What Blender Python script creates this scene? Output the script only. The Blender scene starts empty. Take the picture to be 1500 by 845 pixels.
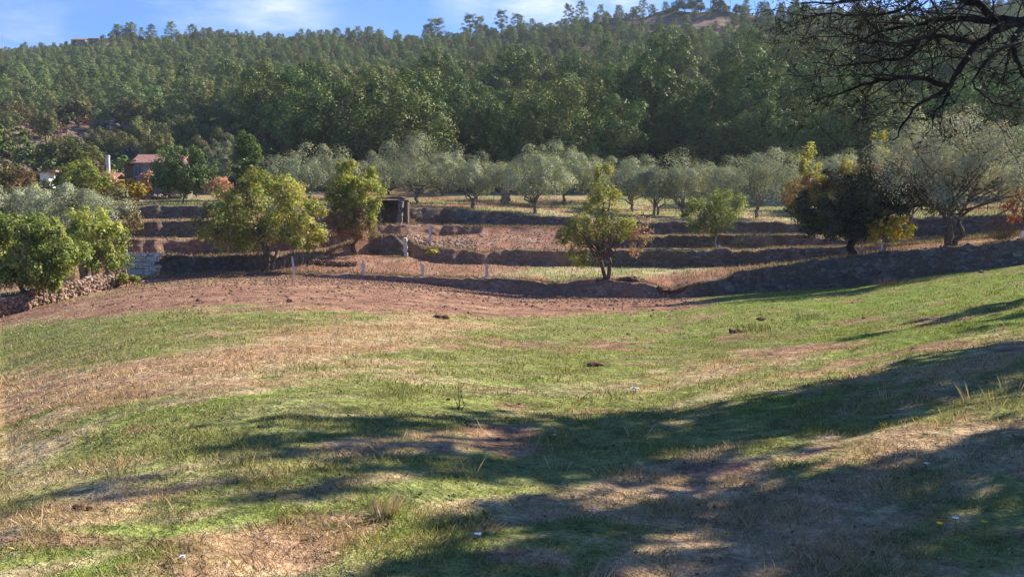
import bpy, math, random
import numpy as np
from mathutils import Vector, Matrix
R = math.radians
scn = bpy.context.scene
col = scn.collection

# ------------------------------------------------------------------ camera
FPX = 1300.0                      # focal length in photograph pixels (1500 wide)
HOR = 300.0                       # eye level row in the photograph
PITCH = math.atan((422.5 - HOR) / FPX)
cam_d = bpy.data.cameras.new('camera'); cam = bpy.data.objects.new('camera', cam_d); col.objects.link(cam)
cam_d.sensor_width = 36; cam_d.lens = 36 * FPX / 1500
cam_d.clip_start = 0.1; cam_d.clip_end = 4000
cam.location = (0, 0, 0); cam.rotation_euler = (math.pi / 2 - PITCH, 0, 0)
scn.camera = cam

# ------------------------------------------------------------------ light
SUN_AZ = math.atan2(0.86, 0.51)   # clockwise from +Y
SUN_EL = R(34)
w = bpy.data.worlds.new('World'); scn.world = w; w.use_nodes = True
sun_d = bpy.data.lights.new('sun', 'SUN'); sun = bpy.data.objects.new('sun', sun_d); col.objects.link(sun)
sun_d.energy = 5.0; sun_d.angle = R(0.5); sun_d.color = (1.0, 0.92, 0.79)
sd = Vector((math.sin(SUN_AZ) * math.cos(SUN_EL), math.cos(SUN_AZ) * math.cos(SUN_EL), math.sin(SUN_EL)))
sun.rotation_euler = sd.to_track_quat('Z', 'Y').to_euler()
scn.view_settings.view_transform = 'Standard'; scn.view_settings.look = 'None'
scn.view_settings.exposure = 1.18; scn.view_settings.gamma = 1; scn.view_settings.use_curve_mapping = False
scn.cycles.use_denoising = True
scn.cycles.max_bounces = 6; scn.cycles.diffuse_bounces = 3; scn.cycles.transmission_bounces = 3
scn.cycles.volume_bounces = 0; scn.cycles.transparent_max_bounces = 4

def cam_dir(px, py):
    a = (px - 750) / FPX; b = (422.5 - py) / FPX
    v = np.array([a, math.cos(PITCH) + b * math.sin(PITCH), -math.sin(PITCH) + b * math.cos(PITCH)])
    return v
def P(px, py, Y):
    v = cam_dir(px, py); return v * (Y / v[1])
def project(x, y, z):
    d = y * math.cos(PITCH) - z * math.sin(PITCH)
    u = y * math.sin(PITCH) + z * math.cos(PITCH)
    return 750 + FPX * x / d, 422.5 - FPX * u / d

nt = w.node_tree; nt.nodes.clear()
N = nt.nodes.new; L = nt.links.new
out = N('ShaderNodeOutputWorld'); bg = N('ShaderNodeBackground'); sky = N('ShaderNodeTexSky')
sky.sky_type = 'NISHITA'; sky.sun_disc = False; sky.sun_elevation = SUN_EL; sky.sun_rotation = SUN_AZ
sky.altitude = 400; sky.air_density = 1.0; sky.dust_density = 0.15; sky.ozone_density = 3.0
bg.inputs[1].default_value = 0.068
tc = N('ShaderNodeTexCoord')
# thin clouds: patches of stretched noise around a few directions of the sky
no = N('ShaderNodeTexNoise'); mp = N('ShaderNodeMapping'); mp.inputs['Scale'].default_value = (3.0, 3.0, 9.0)
mp.inputs['Rotation'].default_value = (0, 0.25, 0)
L(tc.outputs['Generated'], mp.inputs['Vector']); L(mp.outputs[0], no.inputs['Vector'])
no.inputs['Scale'].default_value = 2.2; no.inputs['Detail'].default_value = 8; no.inputs['Roughness'].default_value = 0.62
no.inputs['Distortion'].default_value = 0.5
nr = N('ShaderNodeMapRange'); nr.inputs[1].default_value = 0.38; nr.inputs[2].default_value = 0.70
L(no.outputs[0], nr.inputs[0])
acc = None
for (px, py, rad, amp) in [(400, -12, .10, .75), (290, -35, .10, .6), (810, -12, .12, .85), (925, 10, .05, .9), (690, -15, .06, .6), (45, 62, .08, .6),
                           (150, 30, .14, .15), (1180, 0, .05, .5), (450, 50, .14, .12), (1240, -20, .1, .6)]:
    v = cam_dir(px, py); v = v / np.linalg.norm(v)
    vs = N('ShaderNodeVectorMath'); vs.operation = 'DISTANCE'; L(tc.outputs['Generated'], vs.inputs[0]); vs.inputs[1].default_value = tuple(v)
    m = N('ShaderNodeMapRange'); m.interpolation_type = 'SMOOTHSTEP'
    m.inputs[1].default_value = rad; m.inputs[2].default_value = 0; m.inputs[3].default_value = 0; m.inputs[4].default_value = amp
    L(vs.outputs['Value'], m.inputs[0])
    if acc is None: acc = m.outputs[0]
    else:
        mx = N('ShaderNodeMath'); mx.operation = 'MAXIMUM'; L(acc, mx.inputs[0]); L(m.outputs[0], mx.inputs[1]); acc = mx.outputs[0]
mu = N('ShaderNodeMath'); mu.operation = 'MULTIPLY'; L(acc, mu.inputs[0]); L(nr.outputs[0], mu.inputs[1])
tint = N('ShaderNodeMix'); tint.data_type = 'RGBA'; tint.blend_type = 'MULTIPLY'; tint.inputs[0].default_value = 1
L(sky.outputs[0], tint.inputs[6]); tint.inputs[7].default_value = (0.42, 0.75, 1.28, 1)
mc = N('ShaderNodeMix'); mc.data_type = 'RGBA'; L(mu.outputs[0], mc.inputs[0]); L(tint.outputs[2], mc.inputs[6])
mc.inputs[7].default_value = (7.3, 7.8, 8.4, 1)
L(mc.outputs[2], bg.inputs[0]); L(bg.outputs[0], out.inputs[0])

# ------------------------------------------------------------------ noise
def vnoise(x, y, seed=0):
    x = np.asarray(x, float); y = np.asarray(y, float)
    xi = np.floor(x).astype(np.int64); yi = np.floor(y).astype(np.int64)
    fx = x - xi; fy = y - yi; fx = fx * fx * (3 - 2 * fx); fy = fy * fy * (3 - 2 * fy)
    def h(a, b):
        n = (a * 374761393 + b * 668265263 + seed * 982451653) & 0x7fffffff
        n = ((n ^ (n >> 13)) * 1274126177) & 0x7fffffff
        n = n ^ (n >> 16)
        return (n & 0xffff) / 65535.0
    return (h(xi, yi) * (1 - fx) + h(xi + 1, yi) * fx) * (1 - fy) + (h(xi, yi + 1) * (1 - fx) + h(xi + 1, yi + 1) * fx) * fy
def fbm(x, y, seed=0, o=4):
    s = 0; a = .5; t = 0
    for i in range(o):
        s = s + a * vnoise(np.asarray(x) * 2 ** i, np.asarray(y) * 2 ** i, seed + i * 17); t += a; a *= .5
    return s / t - .5

# ------------------------------------------------------------------ terrain lines: (px, py, depth)
LINES = {}
LINES['A'] = [(0, 466, 44), (90, 440, 48), (180, 420, 53), (300, 406, 57), (430, 405, 58), (600, 415, 58), (750, 432, 57), (870, 436, 56.5), (985, 438, 55),
              (1100, 428, 53), (1250, 420, 50), (1350, 405, 48), (1500, 388, 45)]
LINES['B'] = [(0, 436, 44.6), (90, 420, 48.6), (180, 411, 53.5), (300, 402, 57.5), (430, 401, 58.4), (532, 403, 58.4), (619, 407, 58.4), (713, 409, 58),
              (870, 411, 57.5), (940, 414, 57), (985, 428, 56), (1010, 418, 55), (1080, 400, 54), (1200, 383, 51.8), (1290, 372, 50), (1400, 362, 48), (1500, 352, 46)]
LINES['C'] = [(0, 428, 54), (180, 407, 58), (300, 404, 60.5), (360, 400, 61.5), (430, 385, 63), (480, 376, 64), (540, 372, 65.5), (595, 374, 66), (640, 385, 65), (750, 388, 66), (870, 390, 66),
              (1000, 391, 66), (1080, 390, 65), (1200, 381, 61), (1290, 367, 58), (1400, 356, 56), (1500, 347, 55)]
LINES['D'] = [(0, 400, 54.6), (180, 375, 58.4), (300, 378, 60.9), (360, 376, 61.9), (430, 372, 63.5), (480, 368, 64.4), (540, 346, 66), (595, 346, 66.5), (625, 365, 65.5), (750, 368, 66.5), (870, 370, 66.5),
              (1000, 366, 66.5), (1080, 365, 65.5), (1200, 364, 61.6), (1290, 361, 58.6), (1400, 353, 57), (1500, 345, 56)]
LINES['E'] = [(0, 385, 66), (180, 371, 66), (300, 373, 68), (400, 368, 68.5), (480, 362, 68), (540, 344, 69), (595, 343, 70), (650, 345, 73), (750, 339, 74), (830, 338, 74), (880, 363, 72),
              (1000, 363, 72), (1240, 362, 72), (1290, 358, 64), (1400, 351, 61), (1500, 343, 59)]
LINES['F'] = [(0, 365, 66.5), (180, 352, 66.4), (300, 352, 68.4), (400, 350, 68.9), (480, 345, 68.4), (540, 331, 69.4), (595, 330, 70.4), (650, 331, 73.4), (750, 333, 74.6), (830, 334, 74.6), (880, 346, 72.4),
              (1000, 346, 72.4), (1240, 345, 72.4), (1290, 354, 65), (1400, 348.5, 62), (1500, 341, 60)]
LINES['G'] = [(0, 355, 72), (180, 349, 72), (300, 347, 73), (400, 345, 74), (480, 335, 74), (540, 330, 74), (595, 329.5, 75), (650, 330, 77), (750, 332, 78), (830, 331, 78), (880, 343, 76),
              (1000, 343, 76), (1240, 343, 76), (1290, 347, 70), (1400, 345, 66), (1500, 339, 64)]
LINES['H'] = [(0, 335, 72.5), (180, 327, 72.5), (300, 324, 73.5), (400, 321, 74.5), (480, 312, 74.5), (540, 305, 74.5), (595, 306, 75.5), (650, 307, 77.6), (750, 314, 79), (830, 319, 79), (880, 326, 76.5),
              (1000, 327, 76.5), (1240, 327, 76.5), (1290, 322, 70.5), (1400, 320, 66.5), (1500, 317, 64.5)]
LINES['I'] = [(0, 330, 79), (180, 321, 79), (300, 320, 79), (400, 312, 81), (480, 304, 83), (540, 299, 84), (650, 300, 86), (750, 303, 88), (900, 310, 90), (1100, 312, 90), (1290, 312, 84), (1500, 305, 80)]
LINES['J'] = [(0, 318, 79.5), (180, 304, 79.5), (300, 303, 79.5), (400, 302, 81.5), (480, 299, 83.5), (540, 297, 84.5), (650, 299, 86.5), (750, 302, 88.5), (900, 308, 90.5), (1100, 310, 90.5), (1290, 310, 84.5), (1500, 303, 80.5)]
LINES['K'] = [(0, 300, 92), (180, 297, 92), (300, 296, 92), (400, 294, 96), (540, 288, 100), (750, 290, 102), (1000, 294, 104), (1300, 294, 102), (1500, 290, 98)]
LINES['K2'] = [(0, 285, 104), (180, 286, 106), (300, 286, 108), (400, 284, 110), (750, 282, 114), (1000, 284, 116), (1300, 280, 114), (1500, 270, 108)]
LINES['M'] = [(0, 232, 145), (180, 228, 150), (300, 215, 152), (500, 205, 158), (750, 205, 158), (1000, 200, 158), (1200, 190, 155), (1500, 180, 145)]
LINES['N'] = [(0, 160, 225), (150, 160, 235), (300, 145, 235), (500, 135, 235), (750, 128, 230), (900, 112, 230), (1000, 103, 225), (1200, 100, 220), (1500, 95, 215)]
LINES['O'] = [(0, 108, 330), (150, 98, 330), (300, 92, 330), (500, 92, 330), (750, 82, 320), (900, 60, 310), (1000, 50, 300), (1200, 55, 290), (1500, 45, 280)]
LINES['R'] = [(0, 78, 440), (100, 73, 440), (150, 63, 430), (175, 58, 425), (200, 58, 425), (400, 58, 420), (560, 66, 420), (620, 68, 410), (680, 60, 400), (750, 54, 395), (830, 42, 385), (900, 34, 375),
              (950, 31, 365), (985, 22, 355), (1050, 16, 350), (1100, 22, 345), (1150, 28, 340), (1250, 26, 335), (1500, 15, 330)]
ORDER = list(LINES)
LT = []
for k in ORDER:
    pts = np.array([P(*t) for t in LINES[k]])
    LT.append((pts[:, 0] / pts[:, 1], pts[:, 1], pts[:, 2]))
NR_ = len(ORDER)
def lines_at(u):
    u = np.asarray(u, float)
    Y = np.stack([np.interp(u, a, b) for a, b, c in LT], -1)
    wob = (fbm(u * 26, u * 0 + 3, 5) * 1.5) + fbm(u * 90, u * 0 + 3, 6) * .8
    # edges wander a little instead of being ruled lines
    for i in range(2, 12): Y[..., i] += wob * (0.55 if i % 2 == 0 else 0.55)
    Z = np.stack([np.interp(u, a, c) for a, b, c in LT], -1)
    for k in (1, 3, 5, 7, 9):
        sl = np.clip(fbm(u * 19 + k, u * 0 + k * 5, 300 + k, 4) * 2.0 - .22, 0, .4) * (1.0 if k != 1 else .5)
        Z[..., k] -= (Z[..., k] - Z[..., k - 1]) * sl
    return Y, Z
def raw_height(u, y):
    Y, Z = lines_at(u)
    u = np.broadcast_to(u, np.shape(y)).astype(float)
    y = np.asarray(y, float)
    sh = y.shape
    Yf = Y.reshape(-1, NR_); Zf = Z.reshape(-1, NR_)
    if Yf.shape[0] == 1: Yf = np.repeat(Yf, y.size, 0); Zf = np.repeat(Zf, y.size, 0)
    yf = y.ravel(); res = np.empty(yf.size)
    s = yf / Yf[:, 0]
    res[:] = -1.62 + (Zf[:, 0] + 1.62) * (s - (-0.06) * np.sin(np.pi * np.clip(s, 0, 1)))
    for k in range(NR_ - 1):
        m = (yf > Yf[:, k]) & (yf <= Yf[:, k + 1])
        t = (yf[m] - Yf[m, k]) / (Yf[m, k + 1] - Yf[m, k])
        res[m] = Zf[m, k] + (Zf[m, k + 1] - Zf[m, k]) * t
    m = yf > Yf[:, -1]
    res[m] = Zf[m, -1] - (yf[m] - Yf[m, -1]) * 0.22
    return res.reshape(sh)
def gz(x, y):
    x = np.asarray(x, float); y = np.asarray(y, float)
    yy = np.maximum(y, 8.0)
    u = x / yy
    u, y = np.broadcast_arrays(u, y)
    z = raw_height(u, y)
    amp = np.clip((y - 95) / 100, 0, 1)
    near = np.clip((y - 2) / 10, 0.3, 1) * np.clip((60 - y) / 10, 0.25, 1)
    z = z + fbm(x * .35, y * .35, 11) * 0.10 * near + fbm(x * 1.7, y * 1.7, 12, 3) * 0.07 + fbm(x * .05, y * .05, 13) * 9 * amp
    return z
def g1(x, y): return float(gz(np.array([x]), np.array([y]))[0])
_ys = np.concatenate([np.arange(3, 60, .05), np.arange(60, 120, .1), np.arange(120, 460, .5)])
def hit(px, py):
    v = cam_dir(px, py)
    t = _ys / v[1]
    z = gz(v[0] * t, _ys)
    m = np.nonzero(z >= v[2] * t)[0]
    i = m[0] if len(m) else len(_ys) - 1
    return Vector((v[0] * t[i], _ys[i], z[i]))
def at(px, Y):
    x = (px - 750) / FPX * Y
    return Vector((x, Y, g1(x, Y)))

# ------------------------------------------------------------------ object helpers
def tag(o, label=None, cat=None, group=None, kind=None):
    if label: o['label'] = label
    if cat: o['category'] = cat
    if group: o['group'] = group
    if kind: o['kind'] = kind
    return o
def empty(name, loc, label=None, cat=None, group=None, rz=0, sc=1):
    o = bpy.data.objects.new(name, None); col.objects.link(o); o.location = loc; o.rotation_euler = (0, 0, rz)
    o.scale = (sc,) * 3 if not hasattr(sc, '__len__') else sc
    o.empty_display_size = .2
    return tag(o, label, cat, group)
def obj(name, me, m=None, parent=None, loc=None):
    o = bpy.data.objects.new(name, me); col.objects.link(o)
    if m is not None and not me.materials: me.materials.append(m)
    if parent is not None: o.parent = parent
    if loc is not None: o.location = loc
    return o
def dup(root, loc, rz=0, sc=1, label=None, group=None):
    r = root.copy(); col.objects.link(r); r.location = loc; r.rotation_euler = (0, 0, rz)
    r.scale = (sc,) * 3 if not hasattr(sc, '__len__') else sc
    if label: r['label'] = label
    if group: r['group'] = group
    for ch in list(root.children):
        c = ch.copy(); col.objects.link(c); c.parent = r
    return r

class MB:
    """collects geometry (numpy) for ONE mesh"""
    def __init__(s): s.v = []; s.f = []; s.n = 0; s.c = []
    def add(s, v, f, c=None):
        v = np.asarray(v, float).reshape(-1, 3)
        s.v.append(v); s.f.extend([[i + s.n for i in q] for q in f]); s.n += len(v)
        s.c.append(np.tile(np.array(c if c is not None else (1, 1, 1), float), (len(v), 1)) if c is None or np.ndim(c) == 1 else np.asarray(c))
    def box(s, c, d, rz=0, taper=1.0, tilt=0, jit=0):
        x, y, z = [q / 2 for q in d]
        vs = np.array([(-x, -y, -z), (x, -y, -z), (x, y, -z), (-x, y, -z), (-x * taper, -y * taper, z), (x * taper, -y * taper, z), (x * taper, y * taper, z), (-x * taper, y * taper, z)])
        if jit: vs = vs + np.random.RandomState(int(abs(c[0] * 91 + c[2] * 37 + c[1]) * 10) % 99999).uniform(-jit, jit, vs.shape)
        ct, st = math.cos(tilt), math.sin(tilt)
        vs = vs @ np.array([[ct, 0, -st], [0, 1, 0], [st, 0, ct]])
        cr, sr = math.cos(rz), math.sin(rz)
        vs = vs @ np.array([[cr, sr, 0], [-sr, cr, 0], [0, 0, 1]]) + np.array(c)
        s.add(vs, [(3, 2, 1, 0), (4, 5, 6, 7), (0, 1, 5, 4), (1, 2, 6, 5), (2, 3, 7, 6), (3, 0, 4, 7)])
    def tube(s, pts, rad, k=7):
        pts = np.asarray(pts, float); n = len(pts)
        if not hasattr(rad, '__len__'): rad = [rad] * n
        vs = []; ref = np.array([0.31, 0.87, 0.11])
        for i in range(n):
            t = pts[min(i + 1, n - 1)] - pts[max(i - 1, 0)]; t = t / (np.linalg.norm(t) + 1e-9)
            a = np.cross(t, ref); la = np.linalg.norm(a)
            if la < 1e-3: a = np.cross(t, (1, 0, 0)); la = np.linalg.norm(a)
            a /= la; b = np.cross(t, a)
            for j in range(k):
                th = 2 * math.pi * j / k
                vs.append(pts[i] + rad[i] * (math.cos(th) * a + math.sin(th) * b))
        fs = [(i * k + j, i * k + (j + 1) % k, (i + 1) * k + (j + 1) % k, (i + 1) * k + j) for i in range(n - 1) for j in range(k)]
        fs.append(list(range(k))[::-1]); fs.append([(n - 1) * k + j for j in range(k)])
        s.add(vs, fs)
    def rock(s, c, r, rng, sq=(1, 1, .7), cc=None):
        t = (1 + 5 ** .5) / 2
        v = np.array([(-1, t, 0), (1, t, 0), (-1, -t, 0), (1, -t, 0), (0, -1, t), (0, 1, t), (0, -1, -t), (0, 1, -t), (t, 0, -1), (t, 0, 1), (-t, 0, -1), (-t, 0, 1)], float)
        v /= np.linalg.norm(v[0])
        v = v * rng.uniform(.75, 1.15, (12, 1)) * np.array(sq) * r * rng.uniform(.85, 1.15, 3)
        a = rng.uniform(0, 6.28); v = v @ np.array([[math.cos(a), math.sin(a), 0], [-math.sin(a), math.cos(a), 0], [0, 0, 1]])
        f = [(0, 11, 5), (0, 5, 1), (0, 1, 7), (0, 7, 10), (0, 10, 11), (1, 5, 9), (5, 11, 4), (11, 10, 2), (10, 7, 6), (7, 1, 8), (3, 9, 4), (3, 4, 2), (3, 2, 6), (3, 6, 8), (3, 8, 9), (4, 9, 5), (2, 4, 11), (6, 2, 10), (8, 6, 7), (9, 8, 1)]
        s.add(v + np.array(c), f, cc)
    def mesh(s, name, smooth=False):
        me = bpy.data.meshes.new(name); me.from_pydata(np.concatenate(s.v).tolist(), [], s.f)
        a = me.color_attributes.new('col', 'FLOAT_COLOR', 'POINT')
        cc = np.concatenate(s.c); a.data.foreach_set('color', np.concatenate([cc, np.ones((len(cc), 1))], 1).ravel())
        if smooth: me.polygons.foreach_set('use_smooth', [True] * len(me.polygons))
        me.update(); return me
    def build(s, name, m, parent=None, smooth=False):
        return obj(name, s.mesh(name, smooth), m, parent)

def quads_mesh(name, V, cols=None):
    """V: (n,4,3) quads -> mesh, cols (n,3)"""
    n = len(V); me = bpy.data.meshes.new(name)
    me.vertices.add(n * 4); me.vertices.foreach_set('co', V.reshape(-1).astype(np.float32))
    me.loops.add(n * 4); me.loops.foreach_set('vertex_index', np.arange(n * 4, dtype=np.int32))
    me.polygons.add(n); me.polygons.foreach_set('loop_start', np.arange(0, n * 4, 4, dtype=np.int32))
    me.update(calc_edges=True)
    if cols is not None:
        a = me.color_attributes.new('col', 'FLOAT_COLOR', 'POINT')
        c = np.ones((n, 4, 4), np.float32); c[:, :, :3] = cols[:, None, :]
        a.data.foreach_set('color', c.ravel())
    me.validate(); return me
def grid_mesh(name, V, attrs=None, smooth=True):
    """V: (rows, cols, 3)"""
    r, c = V.shape[:2]; me = bpy.data.meshes.new(name)
    me.vertices.add(r * c); me.vertices.foreach_set('co', V.reshape(-1).astype(np.float32))
    idx = np.arange(r * c).reshape(r, c)
    F = np.stack([idx[:-1, :-1], idx[:-1, 1:], idx[1:, 1:], idx[1:, :-1]], -1).reshape(-1, 4)
    me.loops.add(F.size); me.loops.foreach_set('vertex_index', F.ravel().astype(np.int32))
    me.polygons.add(len(F)); me.polygons.foreach_set('loop_start', np.arange(0, F.size, 4, dtype=np.int32))
    me.update(calc_edges=True)
    if smooth: me.polygons.foreach_set('use_smooth', np.ones(len(F), bool))
    for k, a in (attrs or {}).items():
        at_ = me.color_attributes.new(k, 'FLOAT_COLOR', 'POINT')
        cc = np.ones((r * c, 4), np.float32); cc[:, :3] = a.reshape(-1, 3)
        at_.data.foreach_set('color', cc.ravel())
    return me

# ------------------------------------------------------------------ materials
def mat(name, rough=.9, spec=.1):
    m = bpy.data.materials.new(name); m.use_nodes = True; t = m.node_tree
    b = t.nodes['Principled BSDF']; b.inputs['Roughness'].default_value = rough; b.inputs['Specular IOR Level'].default_value = spec
    return m, t, b
def noisy(name, c1, c2, scale, rough=.9, bump=.3, bscale=None, attr=False, bdist=.05, detail=6, c3=None, s3=1.0):
    m, t, b = mat(name, rough)
    tcn = t.nodes.new('ShaderNodeTexCoord'); n = t.nodes.new('ShaderNodeTexNoise'); n.inputs['Scale'].default_value = scale; n.inputs['Detail'].default_value = detail
    t.links.new(tcn.outputs['Object'], n.inputs['Vector'])
    r = t.nodes.new('ShaderNodeValToRGB'); r.color_ramp.elements[0].position = .35; r.color_ramp.elements[1].position = .65
    r.color_ramp.elements[0].color = (*c1, 1); r.color_ramp.elements[1].color = (*c2, 1)
    t.links.new(n.outputs[0], r.inputs[0]); o = r.outputs[0]
    if c3:
        n3 = t.nodes.new('ShaderNodeTexNoise'); n3.inputs['Scale'].default_value = s3; n3.inputs['Detail'].default_value = 4; t.links.new(tcn.outputs['Object'], n3.inputs['Vector'])
        r3 = t.nodes.new('ShaderNodeMapRange'); r3.inputs[1].default_value = .45; r3.inputs[2].default_value = .62; t.links.new(n3.outputs[0], r3.inputs[0])
        x = t.nodes.new('ShaderNodeMix'); x.data_type = 'RGBA'; t.links.new(r3.outputs[0], x.inputs[0]); t.links.new(o, x.inputs[6]); x.inputs[7].default_value = (*c3, 1); o = x.outputs[2]
    if attr:
        a = t.nodes.new('ShaderNodeAttribute'); a.attribute_name = 'col'
        x = t.nodes.new('ShaderNodeMix'); x.data_type = 'RGBA'; x.blend_type = 'MULTIPLY'; x.inputs[0].default_value = 1
        t.links.new(o, x.inputs[6]); t.links.new(a.outputs[0], x.inputs[7]); o = x.outputs[2]
    t.links.new(o, b.inputs['Base Color'])
    if bump:
        n2 = t.nodes.new('ShaderNodeTexNoise'); n2.inputs['Scale'].default_value = bscale or scale * 3; n2.inputs['Detail'].default_value = 5
        t.links.new(tcn.outputs['Object'], n2.inputs['Vector'])
        bp = t.nodes.new('ShaderNodeBump'); bp.inputs['Strength'].default_value = bump; bp.inputs['Distance'].default_value = bdist
        t.links.new(n2.outputs[0], bp.inputs['Height']); t.links.new(bp.outputs[0], b.inputs['Normal'])
    return m
def leaf_mat(name, trans=.35, vary=.25, hue=.03, objcoord=False):
    m = bpy.data.materials.new(name); m.use_nodes = True; t = m.node_tree; t.nodes.clear()
    n = t.nodes.new; l = t.links.new
    a = n('ShaderNodeAttribute'); a.attribute_name = 'col'; oi = n('ShaderNodeObjectInfo')
    hs = n('ShaderNodeHueSaturation'); l(a.outputs[0], hs.inputs['Color'])
    mr = n('ShaderNodeMapRange'); mr.inputs[3].default_value = 1 - vary; mr.inputs[4].default_value = 1 + vary; l(oi.outputs['Random'], mr.inputs[0]); l(mr.outputs[0], hs.inputs['Value'])
    wn = n('ShaderNodeMath'); wn.operation = 'MULTIPLY'; wn.inputs[1].default_value = 7.31; l(oi.outputs['Random'], wn.inputs[0])
    fr = n('ShaderNodeMath'); fr.operation = 'FRACT'; l(wn.outputs[0], fr.inputs[0])
    mh = n('ShaderNodeMapRange'); mh.inputs[3].default_value = .5 - hue; mh.inputs[4].default_value = .5 + hue; l(fr.outputs[0], mh.inputs[0]); l(mh.outputs[0], hs.inputs['Hue'])
    d = n('ShaderNodeBsdfDiffuse'); tr = n('ShaderNodeBsdfTranslucent'); l(hs.outputs[0], d.inputs[0])
    gm = n('ShaderNodeMix'); gm.data_type = 'RGBA'; gm.blend_type = 'MULTIPLY'; gm.inputs[0].default_value = 1; gm.inputs[7].default_value = (1.25, 1.2, .6, 1)
    l(hs.outputs[0], gm.inputs[6]); l(gm.outputs[2], tr.inputs[0])
    g = n('ShaderNodeBsdfGlossy'); g.inputs[0].default_value = (1, 1, 1, 1); g.inputs['Roughness'].default_value = .45
    mx = n('ShaderNodeMixShader'); mx.inputs[0].default_value = trans; l(d.outputs[0], mx.inputs[1]); l(tr.outputs[0], mx.inputs[2])
    m2 = n('ShaderNodeMixShader'); m2.inputs[0].default_value = .012; l(mx.outputs[0], m2.inputs[1]); l(g.outputs[0], m2.inputs[2])
    o = n('ShaderNodeOutputMaterial'); l(m2.outputs[0], o.inputs[0])
    return m
M = {}
M['leaf'] = leaf_mat('leaf', .38, .18, .012)
M['leaf_thick'] = leaf_mat('leaf_evergreen', .10, .28, .03)
M['olive_leaf'] = leaf_mat('olive_leaf', .22, .12, .01)
M['grass'] = leaf_mat('grass_blade', .25, .0, .0)
M['bark'] = noisy('bark', (.07, .045, .032), (.19, .13, .095), 9, bump=.8, bdist=.03)
M['bark_grey'] = noisy('bark_grey', (.10, .085, .07), (.24, .21, .18), 7, bump=.8, bdist=.03)
M['bark_dark'] = noisy('bark_dark', (.018, .014, .012), (.055, .045, .038), 12, bump=.6, bdist=.02)
M['concrete'] = noisy('concrete_post', (.42, .40, .37), (.66, .63, .58), 14, bump=.3, bdist=.01)
M['white'] = noisy('whitewash', (.62, .61, .58), (.82, .81, .78), 3, bump=.2)
M['plaster'] = noisy('plaster', (.20, .16, .14), (.32, .27, .23), 2, bump=.3)
M['stonehouse'] = noisy('stone_masonry', (.07, .055, .05), (.17, .14, .11), 5, bump=.8)
M['dark'] = noisy('dark_interior', (.008, .007, .007), (.02, .017, .016), 3, bump=0)
M['frame'] = noisy('painted_frame', (.20, .24, .28), (.32, .36, .4), 8, bump=0)
M['woodplank'] = noisy('weathered_wood', (.10, .06, .04), (.2, .13, .09), 10, bump=.4)
M['slate'] = noisy('slab', (.09, .085, .08), (.19, .18, .17), 4, bump=.5)
M['metal'] = noisy('galvanised', (.45, .46, .48), (.6, .6, .62), 6, rough=.5, bump=0)
M['paper'] = noisy('white_paper', (.7, .72, .75), (.85, .86, .9), 30, bump=.3)
mg, tg, bgp = mat('window_glass', .15, .5); bgp.inputs['Base Color'].default_value = (.05, .06, .075, 1); M['glass'] = mg
def tile_mat():
    m, t, b = mat('clay_tiles', .85)
    tcn = t.nodes.new('ShaderNodeTexCoord')
    wv = t.nodes.new('ShaderNodeTexWave'); wv.bands_direction = 'X'; wv.inputs['Scale'].default_value = 1.6; wv.inputs['Distortion'].default_value = .6
    n = t.nodes.new('ShaderNodeTexNoise'); n.inputs['Scale'].default_value = 3.5; n.inputs['Detail'].default_value = 6
    t.links.new(tcn.outputs['Object'], wv.inputs['Vector']); t.links.new(tcn.outputs['Object'], n.inputs['Vector'])
    r = t.nodes.new('ShaderNodeValToRGB'); r.color_ramp.elements[0].color = (.30, .13, .085, 1); r.color_ramp.elements[1].color = (.50, .30, .24, 1)
    r.color_ramp.elements[0].position = .3; r.color_ramp.elements[1].position = .7
    t.links.new(n.outputs[0], r.inputs[0]); t.links.new(r.outputs[0], b.inputs['Base Color'])
    bp = t.nodes.new('ShaderNodeBump'); bp.inputs['Strength'].default_value = .9; bp.inputs['Distance'].default_value = .08
    t.links.new(wv.outputs[0], bp.inputs['Height']); t.links.new(bp.outputs[0], b.inputs['Normal'])
    return m
M['tiles'] = tile_mat()
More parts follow.
